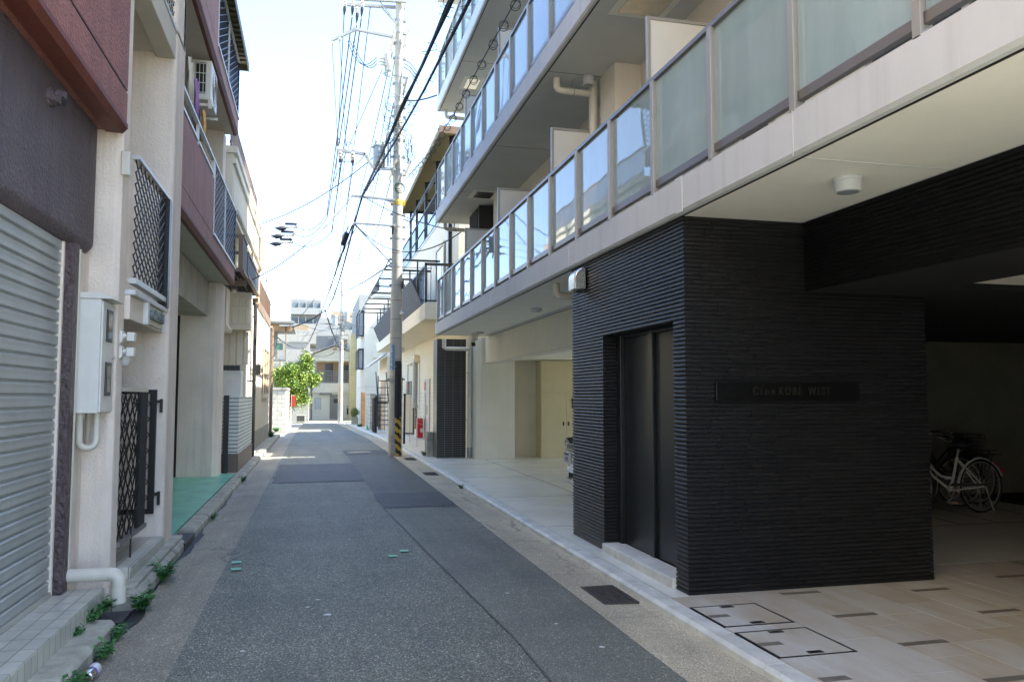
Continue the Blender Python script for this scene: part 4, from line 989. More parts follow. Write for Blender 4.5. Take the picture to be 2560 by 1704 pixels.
# loose things in front of the house
w_=thing('water_heater','tall beige boiler cabinet against the cream house','boiler',(3.7,32.2,.06)); q=B(); q.box(3.5,3.82,31.7,32.7,.09,1.6); cs=q.build('casing',M['beige'],w_,.02); q=B(); q.box(3.48,3.499,31.75,32.65,.2,.22); q.build('seam',M['bronze'],cs); q=B(); q.box(3.52,3.8,31.75,32.65,.05,.089); q.build('base',M['black'],w_)
w_=thing('red_box','narrow red metal box standing by the cream house door','box',(3.7,28.6,.06)); q=B(); q.box(3.60,3.80,28.5,28.9,.06,.75); q.build('casing',M['red_paint'],w_,.012); q=B(); q.box(3.70,3.78,28.492,28.499,.25,.4); q.build('label_patch',M['fascia'],w_)
w_=thing('block_pier','low grey concrete block pier carrying a thin wire fence beside the tiled column','pier',(2.86,20.1,.05)); q=B(); 
for i in range(3): q.box(2.77,2.98,20.0,20.4,.045+i*.2,.24+i*.2)
q.build('block',M['kerb_old'],w_,.006); q=B(); 
for i in range(4): q.tube([(2.98,20.1+i*1.8,.05),(2.98,20.1+i*1.8,1.62)],.008,6)
for k in range(9): q.tube([(2.98,20.1,.75+k*.11),(2.98,25.5,.75+k*.11)],.003,4)
q.build('wire_fence',M['galv'],w_)
w_=thing('metal_staircase','black steel outside stair with gate beyond the utility pole','staircase',(2.9,35,.0)); 
q=B(); q.box(2.55,2.60,34.6,35.4,-.05,1.6).box(2.60,3.1,34.58,34.62,1.2,1.25)
for i in range(7): q.box(2.62,3.15,34.7+i*.18,34.9+i*.18,.3+i*.19,.33+i*.19)
q.box(2.63,2.67,34.5,36.2,.25,.4); q.build('flight',M['black'],w_)
q=B(); q.box(2.58,2.62,34.4,34.44,.0,1.55).box(2.48,2.52,34.5,34.54,-.05,1.5)
for i in range(12): q.box(2.485,2.515,34.55+i*.09,34.57+i*.09,.0,1.45)
q.build('gate',M['black'],w_)
q=B(); q.tube([(2.65,34.5,1.3),(2.65,35.8,2.6)],.025,6); q.tube([(3.1,34.5,1.3),(3.1,35.8,2.6)],.025,6)
for i in range(4): q.tube([(2.65,34.6,1.3+i*.3),(3.15,34.6,1.3+i*.3)],.02,6); 
q.tube([(2.66,34.6,.3),(2.66,34.6,2.4)],.025,6); q.build('handrail',M['black'],w_)
w_=thing('pole_marker','black ribbed bar leaning by the boiler beyond the pole','post',(2.75,25,.06)); q=B(); q.tube([(2.74,25,.06),(2.75,25,1.55)],.035,8); q.build('bar',M['rubber'],w_); q=B(); q.ball((2.75,25,1.58),.05,8); q.build('cap',M['rubber'],w_)
# ---- porch with awning between the two right-hand houses
P_=thing('entrance_porch','small porch with a dark sloping awning behind the utility pole','porch',(3.3,40,0))
q=B(); q.box(3.3,6,37.6,43,-.2,3.4); q.build('wall',M['beige'],P_)
q=B(); q.add([(2.5,37.5,2.9),(2.5,42,2.9),(3.29,42,3.5),(3.29,37.5,3.5),(2.5,37.5,2.98),(2.5,42,2.98),(3.29,42,3.58),(3.29,37.5,3.58)],[(3,2,1,0),(4,5,6,7),(0,1,5,4),(1,2,6,5),(2,3,7,6),(3,0,4,7)]); q.build('awning',M['roof_grey'],P_)
q=B(); q.box(3.25,3.299,38.2,40.6,-.1,2.3); q.build('door',M['peach'],P_)
# ---- white three-storey house with bay windows
W=thing('bay_house','white three-storey house with dark-framed bay windows and a rounded roof','building',(4,50,-.3))
q=B(); q.box(5.2,9,42.2,49.999,-1,8.6); q.box(3.03,9,50,60,-1,6.9); q.prism([(3.03,6.9),(3.1,7.2),(3.35,7.7),(3.8,8.1),(9,8.2),(9,6.9)],'y',50,60); q.build('wall',M['house_white'],W)
q=B(); q.box(3.0,9,49.98,60.02,2.1,2.14); q.build('string_course',M['fascia'],W)
for z0,z1 in ((3.3,4.45),(5.4,6.9)):
    q=B(); q.box(2.72,3.03,51.5,54.5,z0,z1); wn=q.build('bay_window',M['win_light'],W)
    q=B(); q.box(2.68,2.72,51.4,54.6,z0-.06,z0+.02).box(2.68,2.72,51.4,54.6,z1-.02,z1+.08).box(2.68,2.72,51.4,51.52,z0,z1).box(2.68,2.72,54.48,54.6,z0,z1).box(2.68,2.72,52.95,53.05,z0,z1).box(2.7,3.03,51.38,51.5,z1,z1+.1).box(2.7,3.03,51.38,51.5,z0-.08,z0).box(2.95,3.03,51.38,51.5,z0,z1); q.build('frame',M['wire'],wn)
q=B(); q.box(3.5,4.1,49.7,50,3.9,4.35); q.build('canopy',M['house_white'],W)
q=B()
for i in range(40): q.box(3.9+i*.1,3.92+i*.1,49.9,49.92,8.1,9.0)
q.box(3.85,8,49.9,49.94,9,9.05).box(3.85,3.9,49.9,58,9,9.05)
for i in range(40): q.box(3.85,3.87,49.95+i*.2,49.97+i*.2,8.1,9.0)
q.build('roof_railing',M['wire'],W)
q=thing('block_wall','short grey concrete block wall topped with plants on the right kerb','wall',(2.8,41,-.2)); b=B(); b.box(2.72,2.95,40.3,43,-.25,1.6); b.build('blocks',M['block'],q); b=B(); b.box(2.70,2.97,40.28,43.02,1.6,1.66); b.build('coping',M['kerb_old'],q)
q=thing('orange_panel','faded orange plastic panel leaning past the grey block wall','panel',(2.8,48.5,-.3)); b=B(); b.box(2.72,2.95,48,48.06,-.3,1.75); b.build('sheet',mat('orange_plastic',(.65,.3,.13),.6,var=.2),q); b=B(); b.box(2.7,2.72,47.99,48.07,-.3,1.8); b.build('frame',M['wood'],q)
b=B(); b.add([(2.55,40.5,-.16),(2.72,40.5,-.16),(2.64,40.6,-.16),(2.60,40.5,.12)],[(0,1,3),(1,2,3),(2,0,3),(2,1,0)]); tag(b.build('green_marker',mat('bright_green_plastic',(.05,.45,.15),.5),None),'small bright green marker at the foot of the grey block wall','marker')
# ================================================================ beige house on the left beyond
K=thing('beige_house','beige house with moulded panels, brown window and a ribbed upper storey past the maroon balconies','building',(-2.5,22,0))
q=B(); q.box(-8,-1.62,20.35,30.6,0,4.05); q.box(-8,-2.42,16.3,20.35,0,4.0); q.build('wall',M['beige'],K)
q=B(); q.box(-8,-1.64,16.5,24.0,5.2,6.38); q.box(-8,-1.9,20.4,24.0,4.051,5.2); q.build('upper_wall',M['house_white'],K)
q=B()
for i in range(92): q.box(-1.64,-1.622,16.55+i*.08,16.59+i*.08,5.3,6.15)
q.build('ribbed_siding',M['house_white'],K)
q=B(); q.box(-8,-1.56,16.45,24.05,6.381,6.52); q.box(-1.638,-1.58,16.5,24.0,6.18,6.30)
for i in range(60): q.box(-1.60,-1.57,16.55+i*.125,16.61+i*.125,6.12,6.18)
q.build('cornice',M['house_white'],K)
q=B(); q.tube([(-1.56,16.6,5.22),(-1.56,24.05,5.22)],.05,8); q.tube([(-1.56,20.9,5.2),(-1.6,21.1,4.9),(-1.58,21.2,4.1)],.035,8); q.build('eaves_gutter',M['pvc'],K)
q=B(); q.box(-1.72,-1.68,16.5,24.0,7.16,7.2).box(-1.72,-1.68,16.5,24.0,6.6,6.64)
for i in range(60): q.box(-1.71,-1.69,16.5+i*.125,16.53+i*.125,6.52,7.16)
q.build('roof_railing',M['brown'],K)
q=B(); q.box(-8,-1.60,24.05,30.65,4.051,4.35); q.box(-1.66,-1.62,24.1,30.5,4.35,4.95)
for i in range(16): q.box(-1.68,-1.60,24.1+i*.42,24.16+i*.42,4.35,5.0)
q.build('terrace_fence',M['brown'],K)
# panelled bay facing the camera
q=B(); q.box(-2.41,-1.50,19.95,20.349,3.12,4.02); q.prism([(-2.41,4.02),(-1.62,4.02),(-1.50,3.85),(-1.50,3.12),(-2.41,3.12)],'y',19.90,19.949)
bay=q.build('bay',M['beige'],K,.01)
q=B()
for x0,x1 in ((-1.93,-1.80),(-1.77,-1.64),(-1.62,-1.53)):
    q.box(x0,x1,19.875,19.899,3.25,3.62); q.box(x0,x1,19.875,19.899,3.68,3.84)
q.build('moulding',M['beige'],bay,.02)
q=B()
for x0,x1 in ((-2.2,-2.03),(-2.0,-1.87),(-1.84,-1.71),(-1.68,-1.57)): q.box(x0,x1,20.32,20.349,2.3,3.1)
q.build('moulding',M['beige'],K,.015)
q=B(); q.box(-2.40,-1.98,19.2,19.94,3.2,4.1); q.prism([(-2.40,3.2),(-1.98,3.2),(-1.90,3.08),(-1.96,3.02),(-2.40,3.02)],'y',19.15,19.9); q.build('shutter_box',M['beige'],K,.01)
# +X wall: brown window, pipes, lamp bracket
q=B(); q.box(-1.62,-1.59,26.7,29.4,1.64,3.06); wn=q.build('window',M['wood'],K); q=B(); q.box(-1.59,-1.56,26.6,26.7,1.56,3.14).box(-1.59,-1.56,29.4,29.5,1.56,3.14).box(-1.59,-1.56,26.7,29.4,3.06,3.14).box(-1.61,-1.52,26.6,29.5,1.48,1.56).box(-1.589,-1.57,28.0,28.08,1.64,3.06); q.build('frame',M['beige'],wn)
q=B(); q.tube([(-1.60,20.7,3.80),(-1.47,20.72,3.86),(-1.45,20.72,3.80),(-1.45,20.72,.02)],.045,10)
for z in (3.5,1.9,.6): q.box(-1.62,-1.44,20.68,20.76,z,z+.03)
q.build('black_downpipe',M['black'],K,0,True)
q=B(); q.tube([(-1.62,30.62,4.05),(-1.56,30.66,4.08),(-1.54,30.66,4.0),(-1.54,30.66,.0)],.06,10); q.build('brown_downpipe',M['brown'],K,0,True)
q=B(); q.tube([(-1.75,24.1,6.35),(-1.62,24.1,6.38),(-1.58,24.1,6.3),(-1.58,24.1,5.3),(-1.63,24.0,5.1),(-1.63,23.9,4.2)],.06,10); q.build('upper_downpipe',M['brown_pipe'],K,0,True)
q=B(); q.tube([(-1.62,22.8,2.25),(-1.42,22.8,2.5),(-1.40,22.8,2.2),(-1.62,22.8,2.1)],.02,6); q.box(-1.61,-1.42,22.7,22.72,2.12,2.4); q.build('awning_bracket',M['black'],K)
q=B(); q.box(-1.62,-1.60,20.36,30.6,.0,.55); q.build('plinth',M['kerb_old'],K)
# two metal window balconies
for (y0,y1,z0,z1,nm) in ((16.55,17.5,4.05,4.75,0),(17.75,21.2,4.12,4.62,1)):
    q=B(); q.box(-1.46,-1.42,y0,y1,z0,z1-.05); bk=q.build('window_balcony',M['wire'],K)
    q=B(); q.box(-1.8,-1.40,y0-.03,y0+.01,z1-.06,z1).box(-1.47,-1.40,y0-.03,y1,z1-.05,z1).box(-1.5,-1.41,y0-.06,y0-.02,z0,z1).box(-1.47,-1.39,y0-.03,y1,z0-.05,z0); q.box(-1.9,-1.42,y0-.05,y0-.02,z0-.04,z0+.03); q.build('frame',M['brown'],bk)
    q=B()
    for i in range(int((y1-y0)/.12)): q.box(-2.2,-1.47,y0+i*.12,y0+.03+i*.12,z0-.05,z0-.02)
    for i in range(4): q.box(-2.2+i*.2,-2.17+i*.2,y0,y1,z0-.08,z0-.051)
    q.build('slatted_floor',M['black'],bk)
    q=B(); q.box(-2.4,-1.42,y1-.03,y1,z0-.2,z0-.09); q.build('bracket',M['brown'],bk)
# front garden wall with long white tiles on a granite base, black gate post, boiler
Wt=thing('tile_wall','low front wall of long white tiles on a brown granite base','wall',(-1.6,18.3,.05))
q=B(); q.box(-1.735,-1.44,16.62,20.2,.42,1.51); q.build('tile_facing',M['longtile'],Wt); q=B(); q.box(-1.75,-1.425,16.60,20.22,.03,.42); q.build('granite_base',M['granite'],Wt,.008); q=B(); q.box(-1.74,-1.435,16.61,20.21,1.51,1.53); q.build('coping',M['fascia'],Wt)
q=B(); q.box(-1.70,-1.605,16.42,16.50,.06,1.56); gp_=q.build('gate_post',M['black'],None,.004); tag(gp_,'black gate post beside the cream garage column and the white tile wall','gate post')
Bo=thing('boiler_unit','grey outdoor boiler with a black louvre behind the white tile wall','boiler',(-1.9,17.6,1.0)); q=B(); q.box(-2.35,-1.52,18.0,18.4,.5,2.08); cs=q.build('casing',M['partition'],Bo,.015); q=B(); q.box(-2.3,-1.55,17.96,17.999,2.09,2.2); 
for i in range(8): q.box(-2.3+i*.09,-2.28+i*.09,17.94,17.96,2.09,2.2)
q.build('louvre',M['black'],Bo); q=B(); q.box(-1.82,-1.70,17.99,17.999,1.75,1.9); q.build('label_panel',M['white_paint'],cs)

# ================================================================ far left: wall, tree, wooden balcony house, pale house
V=thing('garden_wall','white concrete block garden wall under the bright green tree','wall',(-2,42,-.2))
q=B(); q.box(-5,-1.30,39.9,40.15,-.4,1.85); q.box(-1.55,-1.30,40.15,48,-.5,1.85); q.build('blocks',M['block'],V); q=B(); q.box(-5,-1.26,39.86,40.19,1.85,1.95); q.box(-1.6,-1.26,40.19,48,1.85,1.95); q.build('coping',M['kerb_old'],V)
def leaves(b, c, rad, n, size, rg, hollow=.35):
    for i in range(n):
        while True:
            p=Vector((rg.uniform(-1,1),rg.uniform(-1,1),rg.uniform(-1,1)))
            if hollow<p.length<1: break
        p=Vector(c)+Vector((p.x*rad[0],p.y*rad[1],p.z*rad[2]))
        leafq(b,p,size*rg.uniform(.6,1.3),rg)
def leafq(b,p,s,rg,up=.3):
    d=Vector((rg.uniform(-1,1),rg.uniform(-1,1),rg.uniform(-.6,.5))).normalized()
    w_=d.cross(Vector((rg.uniform(-.4,.4),rg.uniform(-.4,.4),1))).normalized()
    n=w_.cross(d)*s*.12
    b.add([p,p+d*s*.5+w_*s*.28+n,p+d*s,p+d*s*.5-w_*s*.28+n,p+d*s*.5-n],[(0,1,4),(1,2,4),(2,3,4),(3,0,4)])
def tree(name,lab,base,h,blobs,n,size,mats,seed,cat='tree'):
    rg=random.Random(seed); o=thing(name,lab,cat,base)
    q=B(); x,y,z=base; top=Vector(blobs[0][0])
    q.tube([(x,y,z),(x+.05,y,z+h*.3),(x-.03,y,z+h*.55),top],[.11,.09,.07,.02],9)
    for (c,r) in blobs: 
        c=Vector(c); q.tube([(x,y,z+h*.35),(Vector((x,y,z+h*.4))+c)/2+Vector((0,0,.1)),c],[.06,.04,.015],6)
        for k in range(4):
            e=c+Vector((rg.uniform(-1,1)*r[0],rg.uniform(-1,1)*r[1],rg.uniform(-.6,1)*r[2]))*.8; q.tube([c,(c+e)/2+Vector((0,0,.05)),e],[.02,.014,.006],5)
    q.build('trunk',M['bark'],o,0,True)
    q=B()
    for (c,r) in blobs:
        for k in range(int(n/18)):
            cc=Vector(c)+Vector((rg.gauss(0,.45)*r[0],rg.gauss(0,.45)*r[1],rg.gauss(0,.45)*r[2]))
            q.mi(0 if rg.random()<.7 else 1)
            for j in range(18): leafq(q,cc+Vector((rg.gauss(0,.11),rg.gauss(0,.11),rg.gauss(0,.09))),size*rg.uniform(.6,1.3),rg)
    q.build('crown',mats,o)
    return o
tree('garden_tree','bright green bushy tree overhanging the white garden wall',(-1.85,46,-.25),3,
     [((-1.75,45.6,2.55),(.6,.7,.55)),((-1.2,45.8,2.9),(.5,.6,.5)),((-.75,46,2.35),(.5,.6,.6)),((-.45,46.2,3.35),(.26,.35,.6)),((-.1,46.2,2.45),(.32,.35,.3)),((-.75,46,1.6),(.42,.4,.5)),((-1.05,45.6,1.5),(.4,.4,.5)),((-1.5,45.5,2.1),(.5,.5,.3))],2600,.115,[M['leaf'],M['leaf2']],5)
fl=thing('red_banner','narrow red banner hanging under the green tree by the garden wall','banner',(-1.1,44.4,-.2)); q=B(); q.box(-1.16,-.99,44.4,44.42,.98,1.56); q.build('cloth',M['red_paint'],fl); q=B(); q.tube([(-1.17,44.41,-.2),(-1.17,44.41,1.62)],.012,6); q.tube([(-1.17,44.41,1.57),(-.98,44.41,1.57)],.008,5); q.build('staff',M['pvc'],fl)
Wd=thing('balcony_house','old house with a timber balcony and ragged roof edge behind the green tree','building',(-3,49,-.3))
q=B(); q.box(-8,-1.95,48,56,-.5,3.6); q.box(-8,-2.45,48.02,56,3.6,6.0); q.build('wall',M['far_house'],Wd)
q=B(); q.box(-8,-1.25,47.6,56,5.72,5.80); q.box(-2.0,-1.1,47.4,47.6,5.55,5.62)
for i in range(14): q.box(-8,-1.2+.03*(i%3),47.5+i*.3,47.62+i*.3,5.8,5.86)
q.build('roof',M['roof_grey'],Wd)
q=B(); q.box(-2.4,-1.3,47.9,48.0,5.3,5.7); q.box(-2.44,-2.3,47.95,48.02,3.7,5.3); q.box(-1.68,-1.62,47.9,47.96,3.7,5.7); q.build('timber',M['wood'],Wd)
q=B(); q.box(-2.4,-1.62,47.85,47.89,4.68,4.72).box(-2.4,-1.62,47.85,47.89,3.75,3.79)
for i in range(12): q.box(-2.38+i*.066,-2.365+i*.066,47.86,47.88,3.79,4.68)
q.box(-2.4,-1.6,47.86,49,3.6,3.7); q.build('balcony',M['far_wall'],Wd)
q=B(); q.box(-2.2,-1.8,47.99,48.01,4.2,4.6); q.build('green_cloth',mat('green_cloth',(.03,.2,.12),.8),Wd)
q=B(); q.box(-2.45,-1.95,47.8,48,-.5,3.55); q.build('lower_front',M['kerb_old'],Wd)
W4=thing('terrace_house','pale two-storey house with a railed roof terrace between the tree and the gabled house','building',(-1.5,72,-.6))
q=B(); q.box(-6,-.42,70,79,-1.2,6.1); q.box(-6,.1,72,79,6.1,7.3); q.build('wall',M['far_house'],W4)
q=B(); q.box(-2.1,-.42,69.9,69.99,6.1,6.2).box(-2.1,-.42,69.9,69.99,6.95,7.05)
for x0 in (-2.0,-1.5,-.95,-.45): q.box(x0,x0+.05,69.92,69.97,6.2,6.95)
q.add([(-1.2,69.95,6.2),(-1.1,69.95,6.2),(-.5,69.95,6.95),(-.6,69.95,6.95)],[(0,1,2,3)]); q.build('terrace_frame',M['far_wall'],W4)
q=B(); q.box(-2.1,-1.3,69.8,69.99,3.6,4.4); wn=q.build('window',M['window'],W4); q=B(); q.box(-1.3,-1.2,69.75,69.99,3.5,4.5); q.build('frame',M['wire'],wn)
q=B(); q.box(-.75,-.55,69.8,69.99,5.0,5.3); q.build('vent',M['wire'],W4)
aircon('white outdoor condenser on the ground beside the gabled house',-1.35,-.65,66.5,66.9,-.57,.0,M['far_house'])
# gabled house closing the street
EH=thing('gabled_house','white gabled two-storey house with a balustraded balcony closing the end of the street','building',(2,82,-.82))
y0=80.0
q=B(); q.box(-.15,4.05,y0,88,-1.2,2.7); q.box(-.15,4.05,y0+1.2,88,2.7,5.2); q.prism([(-.15,5.2),(4.05,5.2),(4.05,5.6),(1.95,6.4),(-.15,5.6)],'y',y0,88); q.build('wall',M['house_white'],EH)
q=B(); q.prism([(-.35,5.62),(-.35,5.72),(1.95,6.62),(4.25,5.72),(4.25,5.62),(1.95,6.5)],'y',y0-.4,88); q.build('roof',M['roof_grey'],EH)
q=B(); q.box(-.2,4.1,y0-.15,y0,4.95,5.2); q.box(-.2,4.1,y0-.25,y0,1.85,2.0); q.box(-.15,4.05,y0-.02,y0,2.0,2.8); q.box(-.15,0,y0-.05,y0+.1,2.8,4.95); q.box(3.95,4.05,y0-.05,y0+.1,2.8,4.95); q.build('cornice',M['house_white'],EH)
q=B(); q.box(-.1,4.0,y0-.05,y0+.02,3.92,4.0).box(-.1,4.0,y0-.05,y0+.02,2.82,2.9)
for i in range(30):
    for k in range(4): q.box(-.05+i*.137,.04+i*.137,y0-.03,y0,2.95+k*.24,3.12+k*.24)
q.build('balustrade',M['far_wall'],EH)
q=B(); q.box(.2,3.9,y0+1.15,y0+1.199,2.9,4.85); wn=q.build('balcony_wall',M['peach'],EH); q=B(); q.box(1.0,1.8,y0+1.1,y0+1.149,2.9,4.75); q.box(2.6,3.5,y0+1.1,y0+1.149,2.9,4.6); q.build('window',M['window'],wn)
q=B(); q.box(1.72,2.15,y0-.03,y0,6.0,6.2); q.build('gable_vent',M['peach'],EH)
q=B(); q.box(.16,.62,y0-.05,y0,.3,1.3); wn=q.build('window',M['win_light'],EH); q=B(); q.box(.1,.16,y0-.08,y0,.25,1.35).box(.62,.68,y0-.08,y0,.25,1.35).box(.16,.62,y0-.08,y0,1.3,1.35); q.build('frame',M['bronze'],wn)
q=B(); q.box(1.5,2.3,y0-.04,y0,-.7,1.65); q.box(.55,1.7,y0-.25,y0-.04,1.65,1.85); dn=q.build('door',M['far_wall'],EH); q=B(); q.box(1.87,2.26,y0-.06,y0-.041,.86,1.26); q.build('door_window',M['window'],dn)
q=B(); q.box(3.15,3.6,y0-.15,y0,-.25,.35); mb=q.build('letter_board',M['wire'],EH); q=B(); q.box(3.13,3.62,y0-.16,y0,.5,.56); q.build('red_strip',M['red_paint'],mb)
# planter with clipped shrub
pt=thing('shrub_planter','round clipped green shrub in a grey concrete planter at the end of the right kerb','planter',(2.7,55.5,-.4)); q=B(); q.box(2.5,2.95,55.3,55.8,-.45,.12); q.build('trough',M['kerb_old'],pt,.02)
rg=random.Random(9); q=B(); leaves(q,(2.72,55.5,.42),(.3,.3,.34),900,.07,rg,.0); q.build('shrub',M['leaf2'],pt)
# ---- distant blocks
def block_far(name,lab,x0,x1,y,z1,m,floors,fh=2.9,win=True,dep=14):
    o=thing(name,lab,'building',((x0+x1)/2,y,-1.4)); q=B(); q.box(x0,x1,y,y+dep,-3,z1); q.build('wall',m,o)
    if win:
        for k in range(floors):
            zt=z1-.6-k*fh
            q=B(); q.box(x0+.2,x1-.2,y-.03,y,zt-1.9,zt-.1); wn=q.build('window_band',M['far_glass'],o)
            q=B(); n=int((x1-x0)/1.3)
            for i in range(n+1): xx=x0+.2+(x1-x0-.4)*i/n; q.box(xx-.06,xx+.06,y-1.2,y-.031,zt-2.1,zt+.1)
            q.build('fin',m,wn); q=B(); q.box(x0,x1,y-1.3,y-.04,zt-2.3,zt-2.1); q.box(x0,x1,y-1.3,y-1.24,zt-2.1,zt-1.1); q.build('balcony',M['far_wall'],wn)
    return o
block_far('apartment_block','distant grey apartment block with glazed balcony rows above the rooftops',-4.45,1.1,150,19.2,M['far_wall'],5)
block_far('tan_building','distant tan building behind the far utility pole',2.2,9,112,13.2,M['far_tan'],3,3.0)
block_far('grey_house','distant pale grey house with railed roof behind the gabled house',-2.7,3.0,98,8.3,M['far_wall'],0,win=False)
G3=thing('grey_shed_house','distant grey gabled block with a roof railing above the gabled house','building',(1.3,100,-1.4)); q=B(); q.box(.1,3.2,100,112,-2,10.4); q.prism([(.1,10.4),(3.2,10.2),(2.6,11.0),(.6,11.1)],'y',100,112); q.build('wall',M['far_wall'],G3); q=B(); q.box(-2.6,3.0,97.9,97.96,9.5,9.6)
for i in range(40): q.box(-2.6+i*.14,-2.57+i*.14,97.9,97.94,8.3,9.5)
q.build('roof_railing',M['galv'],G3)
block_far('grey_tower','narrow grey stair tower with a pale yellow cap behind the white bay house',3.95,5.6,75,11.0,M['far_wall'],0,win=False)
b=B(); b.box(3.3,4.4,77,85,-1.2,7.4)
for i in range(5): b.box(3.32+i*.22,3.4+i*.22,76.95,77,-1,7.3)
tag(b.build('yellow_building',mat('pale_yellow_wall',(.55,.49,.3),.85),None),'pale yellow ribbed building squeezed behind the white bay house','building')
block_far('rooftop_house','distant low white house beyond the terrace house',-9,-3.0,90,9.3,M['far_wall'],1)
block_far('tan_house','distant tan house with a balcony band left of the grey gabled block',-2.5,-.6,93,9.6,M['far_tan'],2,2.6)
block_far('beige_block','distant beige flat-roofed block between the tan building and the stair tower',2.9,5.2,104,11.6,M['far_tan'],3,2.7)
block_far('pale_block','distant pale block rising behind the timber balcony house',-6.2,-2.8,100,10.4,M['far_wall'],2,2.7)
SH=thing('siding_house','distant grey horizontal-sided house with a pinkish lower roof above the gabled house','building',(1,86,-1))
q=B(); q.box(-.35,2.9,89,97,-1.4,8.1); q.build('wall',M['far_wall'],SH)
q=B()
for i in range(14): q.box(-.34,2.89,88.975,89,5.4+i*.2,5.415+i*.2)
q.build('siding_joint',M['wire'],SH)
q=B(); q.add([(-.5,87.0,5.3),(1.6,87.0,5.3),(1.6,89,6.3),(-.5,89,6.3)],[(0,1,2,3)]); rf=q.build('lower_roof',mat('pink_roof_tile',(.35,.24,.22),.7,var=.15),SH); md=rf.modifiers.new('thick','SOLIDIFY'); md.thickness=.08
q=B(); q.box(2.0,2.7,88.7,88.97,6.7,7.6); q.build('condenser',M['galv'],SH)
# ---- far utility pole
U2=thing('far_utility_pole','thin far utility pole in front of the gabled house','utility pole',(1.95,62,-.55))
q=B(); q.tube([(1.95,62,-.55),(1.95,62,5),(1.95,62,10.3)],[.19,.16,.115],14); q.build('shaft',M['pole'],U2,0,True)
for z in (9.3,7.9,6.6,5.9):
    q=B(); q.box(.9,2.9 if z>7 else 2.2,61.85,61.93,z,z+.08); q.build('crossarm',M['galv'],U2)
for (x,z) in ((1.0,9.4),(1.4,9.4),(2.6,9.4),(1.1,8.0),(2.5,8.0),(1.3,6.7)):
    q=B(); q.tube([(x,61.9,z),(x,61.9,z+.1),(x,61.9,z+.2)],[.05,.07,.03],8); q.build('insulator',M['porcelain'],U2,0,True)
for x,z in ((1.45,6.9),(2.35,7.2)):
    q=B(); q.tube([(x,61.75,z),(x,61.75,z+.75)],.2,14); q.build('transformer',M['trafo'],U2,0,True)
q=B(); q.box(1.76,1.84,61.7,61.78,1.0,2.4); q.build('yellow_sign',M['far_tan'],U2)
q=B(); rr=random.Random(11)
for k in range(30):
    x=rr.uniform(1.5,2.4); z=rr.uniform(5,7.6); r=rr.uniform(.1,.35); q.tube([(x+r*math.cos(t),61.7,z+r*math.sin(t)) for t in [math.pi*(rr.random()+1.2*i/6) for i in range(7)]],.012,4)
q.build('cable_tails',M['wire_pale'],U2)
# ---- television aerials on the roofs
for (x,y,z,h,lab) in ((-1.75,30,4.95,.9,'thin roof aerial on the beige house terrace'),(3.4,75,10.9,3.2,'tall thin aerial standing on the far roofs')):
    q=B(); q.tube([(x,y,z),(x,y,z+h)],.015,5); q.tube([(x-.4,y,z+h*.85),(x+.5,y,z+h*.85)],.01,4)
    for i in range(5): q.tube([(x-.35+i*.18,y-.2,z+h*.85),(x-.35+i*.18,y+.2,z+h*.85)],.008,4)
    tag(q.build('aerial',M['wire'],None),lab,'aerial')
# ================================================================ overhead lines
def sag(p0,p1,s,n=14):
    p0=Vector(p0);p1=Vector(p1)
    return [p0.lerp(p1,i/n)-Vector((0,0,4*s*(i/n)*(1-i/n))) for i in range(n+1)]
def cable(lab,pts,r,m='wire',cat='cable',extra=None,n=6):
    if m!='cable': r=r*1.5
    q=B(); q.tube(pts,r,n)
    if extra: extra(q)
    o=q.build('overhead_cable',M[m],None); return tag(o,lab,cat,'overhead lines along the street')
def bundle(q,pts,rg,r=.03,k=3,loops=0.5,jit=.03):
    for j in range(k):
        q.tube([p+Vector((rg.uniform(-jit,jit),0,rg.uniform(-jit,jit))) for p in pts],r*rg.uniform(.4,.8),5)
    if loops:
        for a,b_ in zip(pts,pts[1:]):
            L_=(b_-a).length; m_=max(1,int(L_*loops))
            for i in range(m_):
                c=a.lerp(b_,(i+rg.random())/m_); rr_=rg.uniform(.03,.085)
                q.tube([c+Vector((rr_*(1-math.cos(t))*rg.choice((-1,1))*.7,rr_*math.sin(t)*.8,-rr_*math.sin(t)*.8)) for t in [2*math.pi*i_/10 for i_ in range(11)]],.005,4)
rg=random.Random(21)
c1=[Vector(p) for p in ((2.75,-16,7.6),(2.2,-4,6.75),(1.78,5.5,6.45),(1.58,9.9,6.52),(1.50,11.6,6.5),(1.42,13.3,6.55),(1.27,17.5,6.66),(1.14,20.86,6.78),(.96,20.9,6.05))]
cable('thick black cable bundle from overhead to the pole arm, left one of the near pair',c1,.026,'cable',extra=lambda q:bundle(q,c1,rg,.022,4,1.6,.028))
c2=[Vector(p) for p in ((3.0,-16,7.6),(2.5,-4,6.8),(2.0,5.5,6.5),(1.80,10.2,6.55),(1.67,12.7,6.55),(1.6,14.6,6.68),(1.35,18.3,6.75),(1.18,20.8,6.80))]
cable('thick black cable bundle from overhead to the pole arm, right one of the near pair',c2,.02,'cable',extra=lambda q:bundle(q,c2,rg,.016,3,1.3,.025))
rc=[Vector(p) for p in ((2.5,-16,7.2),(2.35,-2,6.5),(2.3,9.1,6.34),(2.3,11.1,6.42),(2.3,13.6,6.48),(2.3,16.7,6.72),(2.28,20.8,7.28))]
def rings(q):
    pts=[]
    for a,b_ in zip(rc,rc[1:]):
        L_=(b_-a).length
        for i in range(int(L_/.62)): 
            c=a.lerp(b_,i*.62/L_)
            if c.y>3: q.ring(c-Vector((0,0,.06)),(.35,1,.1),.062,.0055,14,5); q.ring(c-Vector((.01,.05,.06)),(.5,1,.1),.058,.004,14,5)
cable('thin cable strung with spiral hanger rings running past the glass balconies to the pole',rc,.006,'wire',extra=rings)
